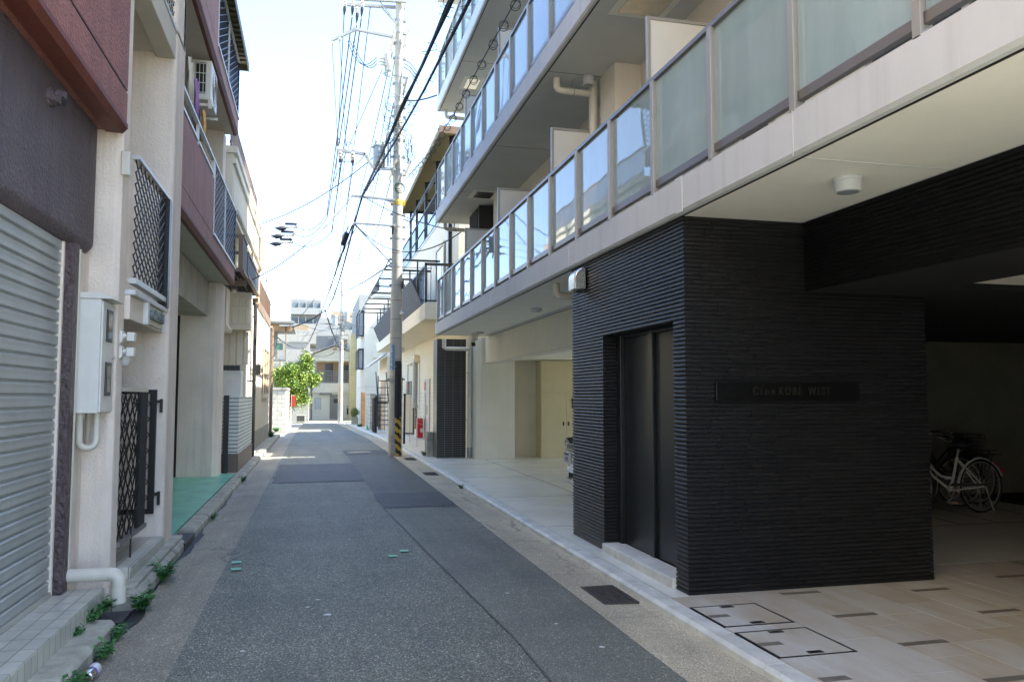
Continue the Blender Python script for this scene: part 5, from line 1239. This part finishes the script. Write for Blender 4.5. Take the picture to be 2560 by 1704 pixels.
cable('black service cable from the pole top to the fourth-floor balcony edge',sag((2.2,20.9,9.42),(2.69,18.25,8.62),.05),.02,'cable')
cable('service wire from the upper pole arm to the third-floor balcony pipe',sag((1.14,20.86,6.76),(2.72,15.6,4.85),.12),.012,'cable')
cable('sagging service wire from the lower pole arm to the second-floor balcony partition',sag((.97,20.9,6.02),(2.72,15.1,4.72),.55),.012,'cable')
cable('service wire from the pole across the street to the beige house balcony',sag((.87,20.86,6.72),(-1.42,19.0,4.2),.25),.013,'cable',extra=lambda q:q.tube(sag((-1.42,19.0,4.2),(-2.3,17,4.05),.1),.01,5))
f1=sag((.95,21,6.05),(.52,45,6.25),.5); f2=sag((.96,21.0,6.1),(.56,45,6.3),.95)
cable('black cable bundle from the pole arm down the street, left of the far pair',[Vector((.90,21,6.0)),Vector((.74,21.6,5.6))]+sag((.74,21.6,5.6),(-.35,52,5.0),.2),.022,'cable',extra=lambda q:bundle(q,sag((.74,21.6,5.6),(-.35,52,5.0),.2),rg,.018,2,.6,.025))
cable('black cable bundle from the pole arm down the street, right of the far pair',f1,.026,'cable',extra=lambda q:bundle(q,f1,rg,.02,2,.5,.02))
cable('black cable bundle branching left to the timber balcony house roof',sag((.52,45,6.25),(-1.3,47.4,5.5),.12),.03,'cable',extra=lambda q:bundle(q,sag((.52,45,6.25),(-1.3,47.4,5.5),.12),rg,.02,2,.4,.04))
cable('black cable bundle branching right from the far junction to the far utility pole',sag((.52,45,6.25),(1.95,61.8,5.0),.25),.034,'cable',extra=lambda q:bundle(q,sag((.52,45,6.25),(1.95,61.8,5.0),.25),rg,.024,2,.3,.04))
cable('low slack wire from the timber balcony house to the gabled house',sag((-2.1,47.5,4.9),(-.9,60,5.0),.2)+sag((-.9,60,5.0),(1.9,79.5,5.8),.5),.022,'wire')
q=B(); q.obox((.73,21.35,5.70),(.13,.2,.36),R(10),R(20),R(15)); q.tube([(.80,21.0,5.98),(.75,21.3,5.85)],.02,6); q.tube([(.72,21.4,5.55),(.70,21.6,5.4)],.03,6); tag(q.build('splice_box',M['cable'],None,.02),'black cable splice case hanging from the lines left of the utility pole','splice case')
# high-voltage lines from the top arm, triple tension insulators on the left
for i,(x,z,dx,dz,ye,xe,ze) in enumerate(((.81,11.5,0,0,29,.34,8.05),(.93,11.3,0,0,29,.36,7.95),(1.05,11.5,0,0,29,.52,7.45))):
    hv=sag((x,PY-.2,z),(xe,ye,ze),.1)
    tgt=((-.80,30,7.83),(-.86,30,7.52),(-.92,30,7.23))[i]
    lst=hv+sag((xe,ye,ze),tgt,.38,16)[1:]
    cable('line dropping from the top crossarm to the %s strain insulator at the left'%('upper','middle','lower')[i],lst,.011,'wire')
for i,(z,x) in enumerate(((7.70,-.95),(7.40,-1.08),(7.12,-1.12))):
    o=thing('strain_insulator','black and white strain insulator on a line over the street, the %s of three'%('upper','middle','lower')[i],'insulator',(x-.2,30,z),'strain insulators over the street at the left')
    q=B(); q.tube([(x-.55,30,z-.04),(x-.35,30,z-.05),(x-.18,30,z-.02),(x-.12,30,z)],[.015,.09,.075,.03],10); q.tube([(x-.2,30,z+.13),(x-.15,30,z+.14),(x+.2,30,z+.15),(x+.26,30,z+.15)],[.02,.05,.05,.015],10); q.build('black_cover',M['cable'],o,0,True)
    q=B(); q.tube([(x-.12+.05*k,30,z+.01+.004*k) for k in range(9)],[.03,.055]*4+[.03],10); q.build('porcelain',M['porcelain'],o,0,True)
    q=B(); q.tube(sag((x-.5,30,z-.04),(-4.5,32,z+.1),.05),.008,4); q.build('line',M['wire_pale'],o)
q=B(); q.tube([(-.72,30,7.86),(-.99,30,7.05)],.014,6); q.tube([(-.66,30,7.86),(-.93,30,7.05)],.014,6)
for k in range(8): t=k/7; q.tube([(-.72-.27*t,30,7.86-.81*t),(-.66-.27*t,30,7.86-.81*t)],.012,4)
q.tube([(-.64,30,7.9),(2.0,21.1,11.6)],.006,4); q.tube([(-.95,30,7.0),(.6,60,7)],.005,4)
tag(q.build('line_spacer',M['galv'],None),'ladder-shaped steel spacer carrying the three strain insulators','spacer')
# thin vertical and receding wires on the pole
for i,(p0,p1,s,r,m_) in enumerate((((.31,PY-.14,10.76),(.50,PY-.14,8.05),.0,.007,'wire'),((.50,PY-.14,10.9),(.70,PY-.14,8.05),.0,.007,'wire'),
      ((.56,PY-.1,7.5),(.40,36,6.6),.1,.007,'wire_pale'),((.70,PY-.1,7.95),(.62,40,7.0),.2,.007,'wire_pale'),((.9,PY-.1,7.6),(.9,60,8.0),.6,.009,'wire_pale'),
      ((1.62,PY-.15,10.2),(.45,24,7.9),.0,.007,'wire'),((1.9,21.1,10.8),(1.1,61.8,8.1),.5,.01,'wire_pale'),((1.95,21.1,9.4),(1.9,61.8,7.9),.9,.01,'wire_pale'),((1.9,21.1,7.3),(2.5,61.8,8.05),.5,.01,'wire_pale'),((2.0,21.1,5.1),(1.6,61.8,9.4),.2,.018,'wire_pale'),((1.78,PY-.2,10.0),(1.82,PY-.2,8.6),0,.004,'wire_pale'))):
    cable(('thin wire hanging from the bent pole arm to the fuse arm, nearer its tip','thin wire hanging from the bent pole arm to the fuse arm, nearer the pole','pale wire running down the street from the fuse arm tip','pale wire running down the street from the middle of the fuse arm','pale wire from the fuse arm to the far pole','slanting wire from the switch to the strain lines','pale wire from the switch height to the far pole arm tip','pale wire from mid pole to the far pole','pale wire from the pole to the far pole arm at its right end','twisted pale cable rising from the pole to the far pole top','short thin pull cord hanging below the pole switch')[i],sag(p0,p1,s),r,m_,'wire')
def bez(a,b_,c,n=12):
    A_,B_,C_=Vector(a),Vector(b_),Vector(c); return [A_*(1-t)**2+B_*2*t*(1-t)+C_*t*t for t in [i/n for i in range(n+1)]]
for abc in (((.56,PY-.14,8.1),(.45,PY-.16,8.45),(.48,PY-.14,8.0)),((.88,PY-.14,8.1),(.70,PY-.16,8.25),(.72,PY-.14,8.05)),((1.2,PY-.1,7.9),(1.0,PY-.14,7.52),(.88,PY-.14,7.6)),((.88,PY-.14,7.66),(.7,PY-.14,7.6),(.56,PY-.14,7.66))):
    q=B(); q.tube(bez(*abc),.011,5); q.build('jumper_wire',M['wire'],U)
for k in range(3):
    q=B(); q.tube(bez((1.46,PY-.18,10.5-.09*k),(1.0+.1*k,PY-.15,9.9),(.72+.06*k,PY-.1,10.9)),.011,5); q.build('jumper_wire',M['wire'],U)
    q=B(); q.tube(sag((2.2,PY-.05,10.55-.1*k),(2.55,PY-.3,10.1-.12*k),-.08,8),.011,5); q.build('jumper_wire',M['wire'],U)
# more thin service drops in the distance, each to a place of its own
for lab,p0,p1,sg_ in (('thin drop wire from the far junction to the wicker balcony end',(.52,45,6.25),(2.62,36.0,4.6),.25),
    ('thin drop wire from the far pole to the white bay house corner',(1.95,61.8,7.0),(3.05,52,6.2),.2),
    ('thin drop wire from the far pole to the terrace house roof',(1.9,61.8,7.4),(-1.2,70,6.6),.3),
    ('thin drop wire from the far pole to the gabled house ridge',(1.95,62.2,6.6),(1.9,79.8,6.3),.5),
    ('thin wire from the far pole to the yellow ribbed building',(2.0,62,8.0),(3.5,77,7.3),.3),
    ('thin wire from mid pole across to the beige house cornice',(1.9,20.9,8.3),(-1.6,23.6,6.45),.3),
    ('thin wire from the pole to the wicker balcony rail',(2.1,21.15,5.2),(2.66,27,4.9),.15),
    ('thin wire crossing from the beige house terrace to the far pole',(-1.65,30,4.9),(1.85,61.8,6.8),.6),
    ('thin wire from the lower pole arm down the street to the timber balcony house',(1.0,21,5.95),(-2.0,47.6,5.4),.7),
    ('thin wire from the top crossarm down the street to the far pole top',(.62,21.1,11.9),(1.0,61.8,9.5),.6),
    ('second thin wire from the top crossarm to the far pole top',(1.3,21.1,12.0),(1.4,61.8,9.5),.6),
    ('third thin wire from the top crossarm end to the far pole top',(2.2,21.1,12.1),(2.6,61.8,9.5),.6)):
    cable(lab,sag(p0,p1,sg_,16),.009,'wire','wire')
# ================================================================ car in the carport
def car():
    o=thing('parked_car','white parked car nosing out behind the black tiled wall in the carport','car',(5.6,11.15,.05))
    # profile along x (nose at x=3.82), lofted across y with tumblehome
    top=[(3.86,.42),(3.83,.62),(3.87,.80),(3.99,.93),(4.25,1.03),(4.75,1.10),(5.35,1.48),(5.9,1.58),(6.7,1.56),(7.2,1.45),(7.42,1.0),(7.45,.5)]
    yc=11.15; hw=.85; sec=[]; vs=[];fs=[]
    K_=9
    for (x,z) in top:
        w=hw-.10*max(0,(4.35-x)/.55)**2 if x<4.35 else hw
        if z>1.12: w=hw-.22*(z-1.1)/.45
        for j in range(K_):
            t=-1+2*j/(K_-1); bow=.06*(1-t*t)*(1 if x<4.4 else 0)
            zz=z-.02*abs(t)**4*(1 if z>.9 else 0)
            vs.append((x-bow+.09*abs(t)**3*(1 if x<4.2 else 0),yc+w*t,zz))
    n=len(top)
    for i in range(n-1):
        for j in range(K_-1): a=i*K_+j; fs.append((a,a+1,a+K_+1,a+K_))
    q=B(); q.add(vs,fs)
    for j in (0,K_-1):       # sides
        ring=[vs[i*K_+j] for i in range(n)]; base=[(7.45,ring[0][1],.28),(3.92,ring[0][1],.28)]
        q.poly(ring+base if j else (ring+base)[::-1])
    q.build('body',M['carwhite'],o,0,True)
    q=B(); q.prism([(3.90,yc-.74),(3.80,yc-.45),(3.785,yc),(3.80,yc+.45),(3.90,yc+.74),(4.05,yc+.80),(4.05,yc-.80)],'z',.40,.50); q.build('bumper',M['carwhite'],o,.02)
    q=B(); q.box(3.87,3.95,yc-.6,yc+.6,.31,.40); q.build('lower_grille',M['black_matte'],o)
    q=B(); q.tube([(3.98,yc-.78,.30),(3.84,yc-.6,.27),(3.80,yc,.26),(3.84,yc+.6,.27),(3.98,yc+.78,.30)],.03,8); q.build('lip_spoiler',M['carwhite'],o,0,True)
    for s in (1,-1):
        q=B(); yy=yc+s*.62
        q.prism([(-.17,.70),(.2,.70),(.2,.86),(.06,.91),(-.14,.84)],'x',3.845,3.98)
        q.v=[(p[0]+.10*max(0,(s*(p[1])+.0))*1.6,p[1]+yy,p[2]) for p in q.v]
        h=q.build('headlight',M['black'],o,.02)
        q=B(); q.cyl((3.835,yy-.05,.79),(3.85,yy-.05,.79),.05,n=16); q.cyl((3.845,yy+.07*s,.78),(3.86,yy+.07*s,.78),.04,n=14); q.box(3.838,3.85,yy-.12,yy+.12,.715,.73); q.build('reflector',M['chrome'],h)
    q=B(); q.box(3.79,3.83,yc-.44,yc+.44,.73,.84); g=q.build('grille',M['black'],o,.01); q=B(); q.box(3.782,3.789,yc-.4,yc+.4,.745,.76); q.build('grille_bar',M['chrome'],g)
    q=B(); q.box(3.755,3.77,11.50-.165,11.50+.165,.545,.715); pl=q.build('number_plate',M['fascia'],o,.004)
    text('8 85',.095,'digits',M['sign_blue'] if False else M['black'],pl,(3.753,11.485,.605),(0,-1,0),(0,0,1),.002,sx=.95)
    q=B(); q.box(3.75,3.7545,11.40,11.6,.668,.692); q.build('small_characters',M['wire'],pl)
    q=B(); q.add([(4.83,yc-.72,1.13),(4.83,yc+.72,1.13),(5.33,yc+.64,1.475),(5.33,yc-.64,1.475)],[(0,3,2,1)]); q.v=[(p[0]-.012,p[1],p[2]+.012) for p in q.v]; q.build('windscreen',M['window'],o)
    for s in (1,-1):
        q=B(); yy=yc+s*.842; q.add([(5.0,yy,1.14),(5.45,yc+s*.76,1.44),(6.6,yc+s*.75,1.46),(7.0,yy,1.14)],[(0,1,2,3) if s<0 else (3,2,1,0)]); q.v=[(p[0],p[1]+s*.02,p[2]) for p in q.v]; q.build('side_window',M['window'],o)
        for x in (4.55,6.75):
            q=B(); q.cyl((x,yc+s*.68,.335),(x,yc+s*.862,.335),.285,n=28); wv=q.build('wheel',M['rubber'],o,.02,True)
            q=B(); q.cyl((x,yc+s*.85,.335),(x,yc+s*.868,.335),.18,n=20); q.build('rim',M['alu'],wv)
        q=B(); q.box(5.05,5.2,yc+s*.86,yc+s*1.0,1.08,1.2); q.build('door_mirror',M['carwhite'],o,.03)
    o.location.x -= .06
    return o
car()
# ================================================================ bicycles
def bicycle(lab,loc,frame_m,flip=1,rot=0,basket=True,fender=None,lean=0):
    o=thing('bicycle',lab,'bicycle',(0,0,0),'bicycles parked in the dark bay')
    fender=fender or frame_m; f=flip
    X=lambda x:x
    rh=(.0,0,.34); fh=(-1.09,0,.34); bb=(-.48,0,.30); st_=(-.36,0,.72); hd=(-.98,0,.84); hd2=(-.945,0,.62)
    for c,nm in ((rh,'wheel'),(fh,'wheel')):
        q=B(); q.ring(c,(0,1,0),.33,.017,36,8); w_=q.build(nm,M['rubber'],o,0,True)
        q=B(); q.ring(c,(0,1,0),.307,.009,36,6); q.build('rim',M['alu'],w_,0,True)
        q=B()
        for k in range(28):
            a=2*math.pi*k/28; y=.025 if k%2 else -.025; q.tube([(c[0]+.02*math.cos(a+.8),y,c[2]+.02*math.sin(a+.8)),(c[0]+.3*math.cos(a),0,c[2]+.3*math.sin(a))],.0016,3)
        q.tube([(c[0],-.05,c[2]),(c[0],.05,c[2])],.022,10); q.build('spokes',M['alu'],w_)
        q=B(); a0,a1=(R(20),R(190)) if c is rh else (R(30),R(175))
        pts=[(c[0]+.365*math.cos(a0+(a1-a0)*i/18)*1,0,c[2]+.365*math.sin(a0+(a1-a0)*i/18)) for i in range(19)]
        vs=[];fs=[]
        for p in pts: vs+=[(p[0],-.024,p[2]-.012),(p[0],0,p[2]),(p[0],.024,p[2]-.012)]
        for i in range(18):
            for k in range(2): a=i*3+k; fs.append((a,a+1,a+4,a+3))
        q.add(vs,fs); m_=q.build('mudguard',fender,o,0,True); md=m_.modifiers.new('thick','SOLIDIFY'); md.thickness=.003
    q=B()
    q.tube([(hd2[0],0,hd2[2]+.05),(-.82,0,.54),bb],.017,8); q.tube([(hd[0]+.01,0,.80),(-.80,0,.62),(-.64,0,.49),(-.52,0,.46),(-.43,0,.46)],.015,8)
    q.tube([bb,st_],.017,8); q.tube([hd,hd2],.02,8)
    for s in (.04,-.04):
        q.tube([(st_[0]+.01,s*.3,st_[2]-.04),(rh[0],s*1.2,rh[2])],.009,6); q.tube([(bb[0],s*.5,bb[2]),(rh[0],s*1.2,rh[2])],.010,6); q.tube([(hd2[0],s*.6,hd2[2]),(-1.0,s,.5),(fh[0],s,fh[2])],.012,6)
    q.build('frame',frame_m,o,0,True)
    q=B(); q.tube([st_,(-.33,0,.84)],.013,8); q.build('seat_post',M['alu'],o)
    q=B(); q.tube([hd,(-1.01,0,.96),(-1.0,0,1.0)],.012,8); q.build('handlebar_stem',M['alu'],o)
    q=B(); vs=[];n=12
    q.ball((-.24,0,.87),.11,14,(1,.85,.42)); q.tube([(-.30,0,.872),(-.45,0,.875),(-.50,0,.87)],[.07,.03,.02],10); q.build('saddle',M['rubber'],o,0,True)
    q=B(); q.tube([(-.80,-.29,.98),(-.92,-.22,1.01),(-1.02,-.06,1.02),(-1.02,.06,1.02),(-.92,.22,1.01),(-.80,.29,.98)],.011,8); hb=q.build('handlebar',M['chrome'],o,0,True)
    q=B(); q.tube([(-.80,-.29,.98),(-.68,-.31,.96)],.017,8); q.tube([(-.80,.29,.98),(-.68,.31,.96)],.017,8); q.build('grip',M['rubber'],hb)
    q=B(); q.tube([(-.9,-.24,1.0),(-.78,-.3,.93)],.005,5); q.tube([(-.9,.24,1.0),(-.78,.3,.93)],.005,5); q.build('brake_lever',M['alu'],hb)
    q=B()
    for s in (.06,-.06): q.tube([(-.33,s,.74),(.30,s,.74)],.006,5); q.tube([(rh[0],s,rh[2]),(.15,s,.74)],.005,5)
    for k in range(5): q.tube([(-.3+k*.14,-.06,.74),(-.3+k*.14,.06,.74)],.005,5)
    q.build('luggage_rack',M['black'],o)
    q=B(); q.box(.34,.36,-.02,.02,.50,.56); q.build('rear_reflector',M['reflector'],o,.004)
    q=B(); q.ring((bb[0],-.05,bb[2]),(0,1,0),.085,.008,24,5); q.tube([(bb[0],-.06,bb[2]),(bb[0]-.1,-.07,bb[2]-.13)],.009,6); q.tube([(bb[0],.06,bb[2]),(bb[0]+.1,.07,bb[2]+.13)],.009,6); q.box(bb[0]-.15,bb[0]-.06,-.16,-.08,bb[2]-.145,bb[2]-.12); q.box(bb[0]+.06,bb[0]+.15,.08,.16,bb[2]+.12,bb[2]+.145); q.tube([(bb[0],-.05,bb[2]+.085),(0,-.05,.37)],.005,4); q.build('crankset',M['alu'],o)
    q=B(); q.prism([(bb[0]-.06,bb[2]+.06),(bb[0]-.03,bb[2]+.095),(.03,.372),(.03,.352)],'y',-.065,-.055); q.build('chain_case',M['black'],o)
    q=B(); q.tube([(.02,.05,.34),(.10,.10,.02)],.010,6); q.tube([(.02,-.05,.34),(.10,-.10,.02)],.010,6); q.tube([(.10,.10,.015),(.10,-.10,.015)],.010,6); q.build('kickstand',M['alu'],o)
    q=B(); q.box(bb[0]-.145,bb[0]-.07,-.162,-.16,bb[2]-.14,bb[2]-.125); q.build('pedal_reflector',M['orange'],o)
    if basket:
        q=B(); 
        for k in range(6): zz=.72+.052*k; w_=.14+.008*k; q.tube([(-1.36,-w_,zz),(-1.04,-w_,zz),(-1.04,w_,zz),(-1.36,w_,zz)],.004,4,True)
        for k in range(10): x=-1.36+.32*k/9; q.tube([(x,-.14,.72),(x,-.18,.98)],.004,4); q.tube([(x,.14,.72),(x,.18,.98)],.004,4)
        for k in range(8): y=-.14+.28*k/7; q.tube([(-1.36,y,.72),(-1.36,y*1.25,.98)],.004,4); q.tube([(-1.04,y,.72),(-1.04,y*1.25,.98)],.004,4); q.tube([(-1.36,y,.72),(-1.04,y,.72)],.004,4)
        q.build('basket',M['black'],o)
    o.location=loc; o.rotation_euler=(lean,0,rot)
    return o
bicycle('white-framed bicycle nearest the black wall in the dark parking bay',(8.38,8.63,.05),M['bikewhite'],rot=R(2))
bicycle('black bicycle with basket half hidden behind the white bicycle',(7.5,9.35,.05),M['black'],rot=R(172))
bicycle('dark bicycle whose saddle shows above the white bicycle rear wheel',(9.0,9.3,.05),M['black'],rot=R(8))
bicycle('dark bicycle cut by the right edge with its bright kickstand showing',(9.25,8.30,.05),M['black'],rot=R(185),basket=False)
# ================================================================ small street things
def gridlid(name,lab,cat,x0,x1,y0,y1,z,n=9,grp=None):
    o=thing(name,lab,cat,((x0+x1)/2,(y0+y1)/2,z),grp)
    q=B(); q.box(x0,x1,y0,y0+.025,z-.03,z+.006).box(x0,x1,y1-.025,y1,z-.03,z+.006).box(x0,x0+.025,y0+.025,y1-.025,z-.03,z+.006).box(x1-.025,x1,y0+.025,y1-.025,z-.03,z+.006); q.build('frame',M['grate'],o)
    q=B()
    for i in range(n): yy=y0+.03+(y1-y0-.06)*i/(n-1); q.box(x0+.026,x1-.026,yy-.008,yy+.008,z-.02,z+.005)
    for i in range(4): xx=x0+.06+(x1-x0-.12)*i/3; q.box(xx-.008,xx+.008,y0+.026,y1-.026,z-.02,z+.0035)
    q.build('bars',M['grate'],o)
    q=B(); q.box(x0+.02,x1-.02,y0+.02,y1-.02,z-.028,z-.015); q.build('pit',M['wet'],o); return o
gridlid('drain_grate','rusty drain grate in the tan gutter nearest the camera on the right','grate',2.13,2.41,5.72,6.28,-.004,14,'drain grates in the right gutter')
gridlid('drain_grate','middle drain grate in the right gutter near the carport','grate',2.15,2.42,15.75,16.3,-.004,12,'drain grates in the right gutter')
gridlid('drain_grate','far drain grate in the right gutter at the foot of the utility pole','grate',2.2,2.46,19.55,20.2,-.004,12,'drain grates in the right gutter')
q=B(); q.cyl((1.23,22.4,.0),(1.23,22.4,.013),.33,n=32); tag(q.build('manhole_cover',M['kerb_old'],None),'round pale manhole cover in the dark road patch','manhole cover')
for i,(x,y,lab) in enumerate(((3.12,10.06,'faint round floor lid in the carport apron, nearer the black wall'),(2.99,11.45,'faint round floor lid in the carport apron, farther along the kerb'))):
    q=B(); q.cyl((x,y,.046),(x,y,.0535),.1,n=24); tag(q.build('round_hatch',M['grey_wall'],None),lab,'lid','floor lids in the apron')
for i,(x,y,lab) in enumerate(((-.675,7.93,'green tape mark on the left edge of the road, the farther one'),(-.65,7.62,'green tape mark on the left edge of the road, the nearer one'),(.90,8.10,'green tape mark in the middle of the road, the right one'),(.765,7.87,'green tape mark in the middle of the road, the left one'))):
    q=B(); q.obox((x,y,.010),(.085,.09,.003),R(rnd.uniform(-12,12))); tag(q.build('tape_mark',M['mark'],None),lab,'mark','green tape marks on the road')
# crushed bottle-can in the gutter
cn=thing('drink_can','discarded white and violet drink bottle-can lying in the left gutter','can',(-1.16,4.97,0))
ax=Vector((.10,.75,.06)).normalized(); p0=Vector((-1.185,4.90,.012))
q=B(); q.tube([p0+ax*t for t in (0,.006,.06)],[.027,.033,.033],20); q.build('base',M['stain'],cn,0,True)
q=B(); q.tube([p0+ax*t for t in (.0605,.075)],.0335,20); q.build('violet_band',mat('violet_print',(.13,.06,.4),.4),cn,0,True)
q=B(); q.tube([p0+ax*t for t in (.0755,.13,.14)],[.0333,.0333,.026],20); q.build('wrapper',mat('white_print',(.55,.55,.66),.4,var=.15,vs=60),cn,0,True)
# weeds
def weed(lab,x,y,z,s,seed,tall=False):
    rg=random.Random(seed); q=B()
    for k in range(int(30*s/.12)):
        a=rg.uniform(0,2*math.pi); r=rg.uniform(0,s*1.1); base=Vector((x+r*.35*math.cos(a)*.6,y+r*math.sin(a)*.7,z)); h=rg.uniform(.25,1)*s*.9
        tip=base+Vector((math.cos(a)*h*.5,math.sin(a)*h*.5,h)); mid=(base+tip)/2+Vector((0,0,h*.12)); q.tube([base,mid,tip],[.002,.0015,.001],3)
        for j in range(4):
            p=base.lerp(tip,.45+.18*j); L_=rg.uniform(.03,.065)*s/.12
            b_=rg.uniform(0,2*math.pi); d=Vector((math.cos(b_),math.sin(b_),rg.uniform(-.2,.5))).normalized(); w_=d.cross(Vector((0,0,1))).normalized()
            q.add([p,p+d*L_*.5+w_*L_*.3+Vector((0,0,.004)),p+d*L_,p+d*L_*.5-w_*L_*.3+Vector((0,0,.004))],[(0,1,2,3)])
    if tall:
        for k in range(9):
            a=rg.uniform(0,2*math.pi); L_=rg.uniform(.2,.38); d=Vector((math.cos(a),math.sin(a),0)); w_=d.cross(Vector((0,0,1)))*.007; b0=Vector((x,y,z)); n=6
            P=[b0+d*L_*.55*t*t+d*.1*t+Vector((0,0,L_*(t-.45*t*t*t))) for t in [i/n for i in range(n+1)]]
            vs=[];fs=[]
            for i,p in enumerate(P): ww=w_*(1-i/n)+w_*.05; vs+=[p-ww,p+ww]
            for i in range(n): fs.append((2*i,2*i+1,2*i+3,2*i+2))
            q.add(vs,fs)
    o=q.build('weed',M['weed'],None); tag(o,lab,'weed','weeds along the kerbs')
weed('weed clump at the bottom left corner beside the crushed can',-1.22,4.80,-.01,.10,1)
weed('small weed sprig on the kerb below the shutter step',-1.40,5.55,.07,.07,2)
weed('weed tuft against the tiled step face',-1.40,5.88,.07,.10,3)
weed('weed tuft under the pipe elbow',-1.39,6.15,.06,.10,4)
weed('leafy weed in the gutter just past the can',-1.20,5.35,-.01,.10,5)
weed('leafy weed in the gutter before the wet grit',-1.20,5.75,-.01,.09,6)
weed('dense weed clump in the gutter beside the pipe outlet',-1.21,6.5,-.01,.14,7)
weed('tall grassy weed clump growing by the entrance step',-1.22,7.45,-.01,.16,8,True)
weed('small weed in the gutter by the green garage floor',-1.22,10.85,-.01,.09,9)
weed('weed at the kerb before the white tile wall',-1.24,15.4,-.01,.13,10)
weed('weeds at the foot of the brown downpipe',-1.48,30.5,.06,.22,11)
weed('tiny weed on the right kerb by the carport',2.43,13.4,-.01,.08,12)
weed('weed growing beside the concrete block pier',2.74,20.3,.04,.14,13)
weed('weeds before the white garden wall',-1.7,39.4,-.15,.25,14)
weed('weeds at the foot of the orange panel',2.62,47.6,-.3,.25,15)
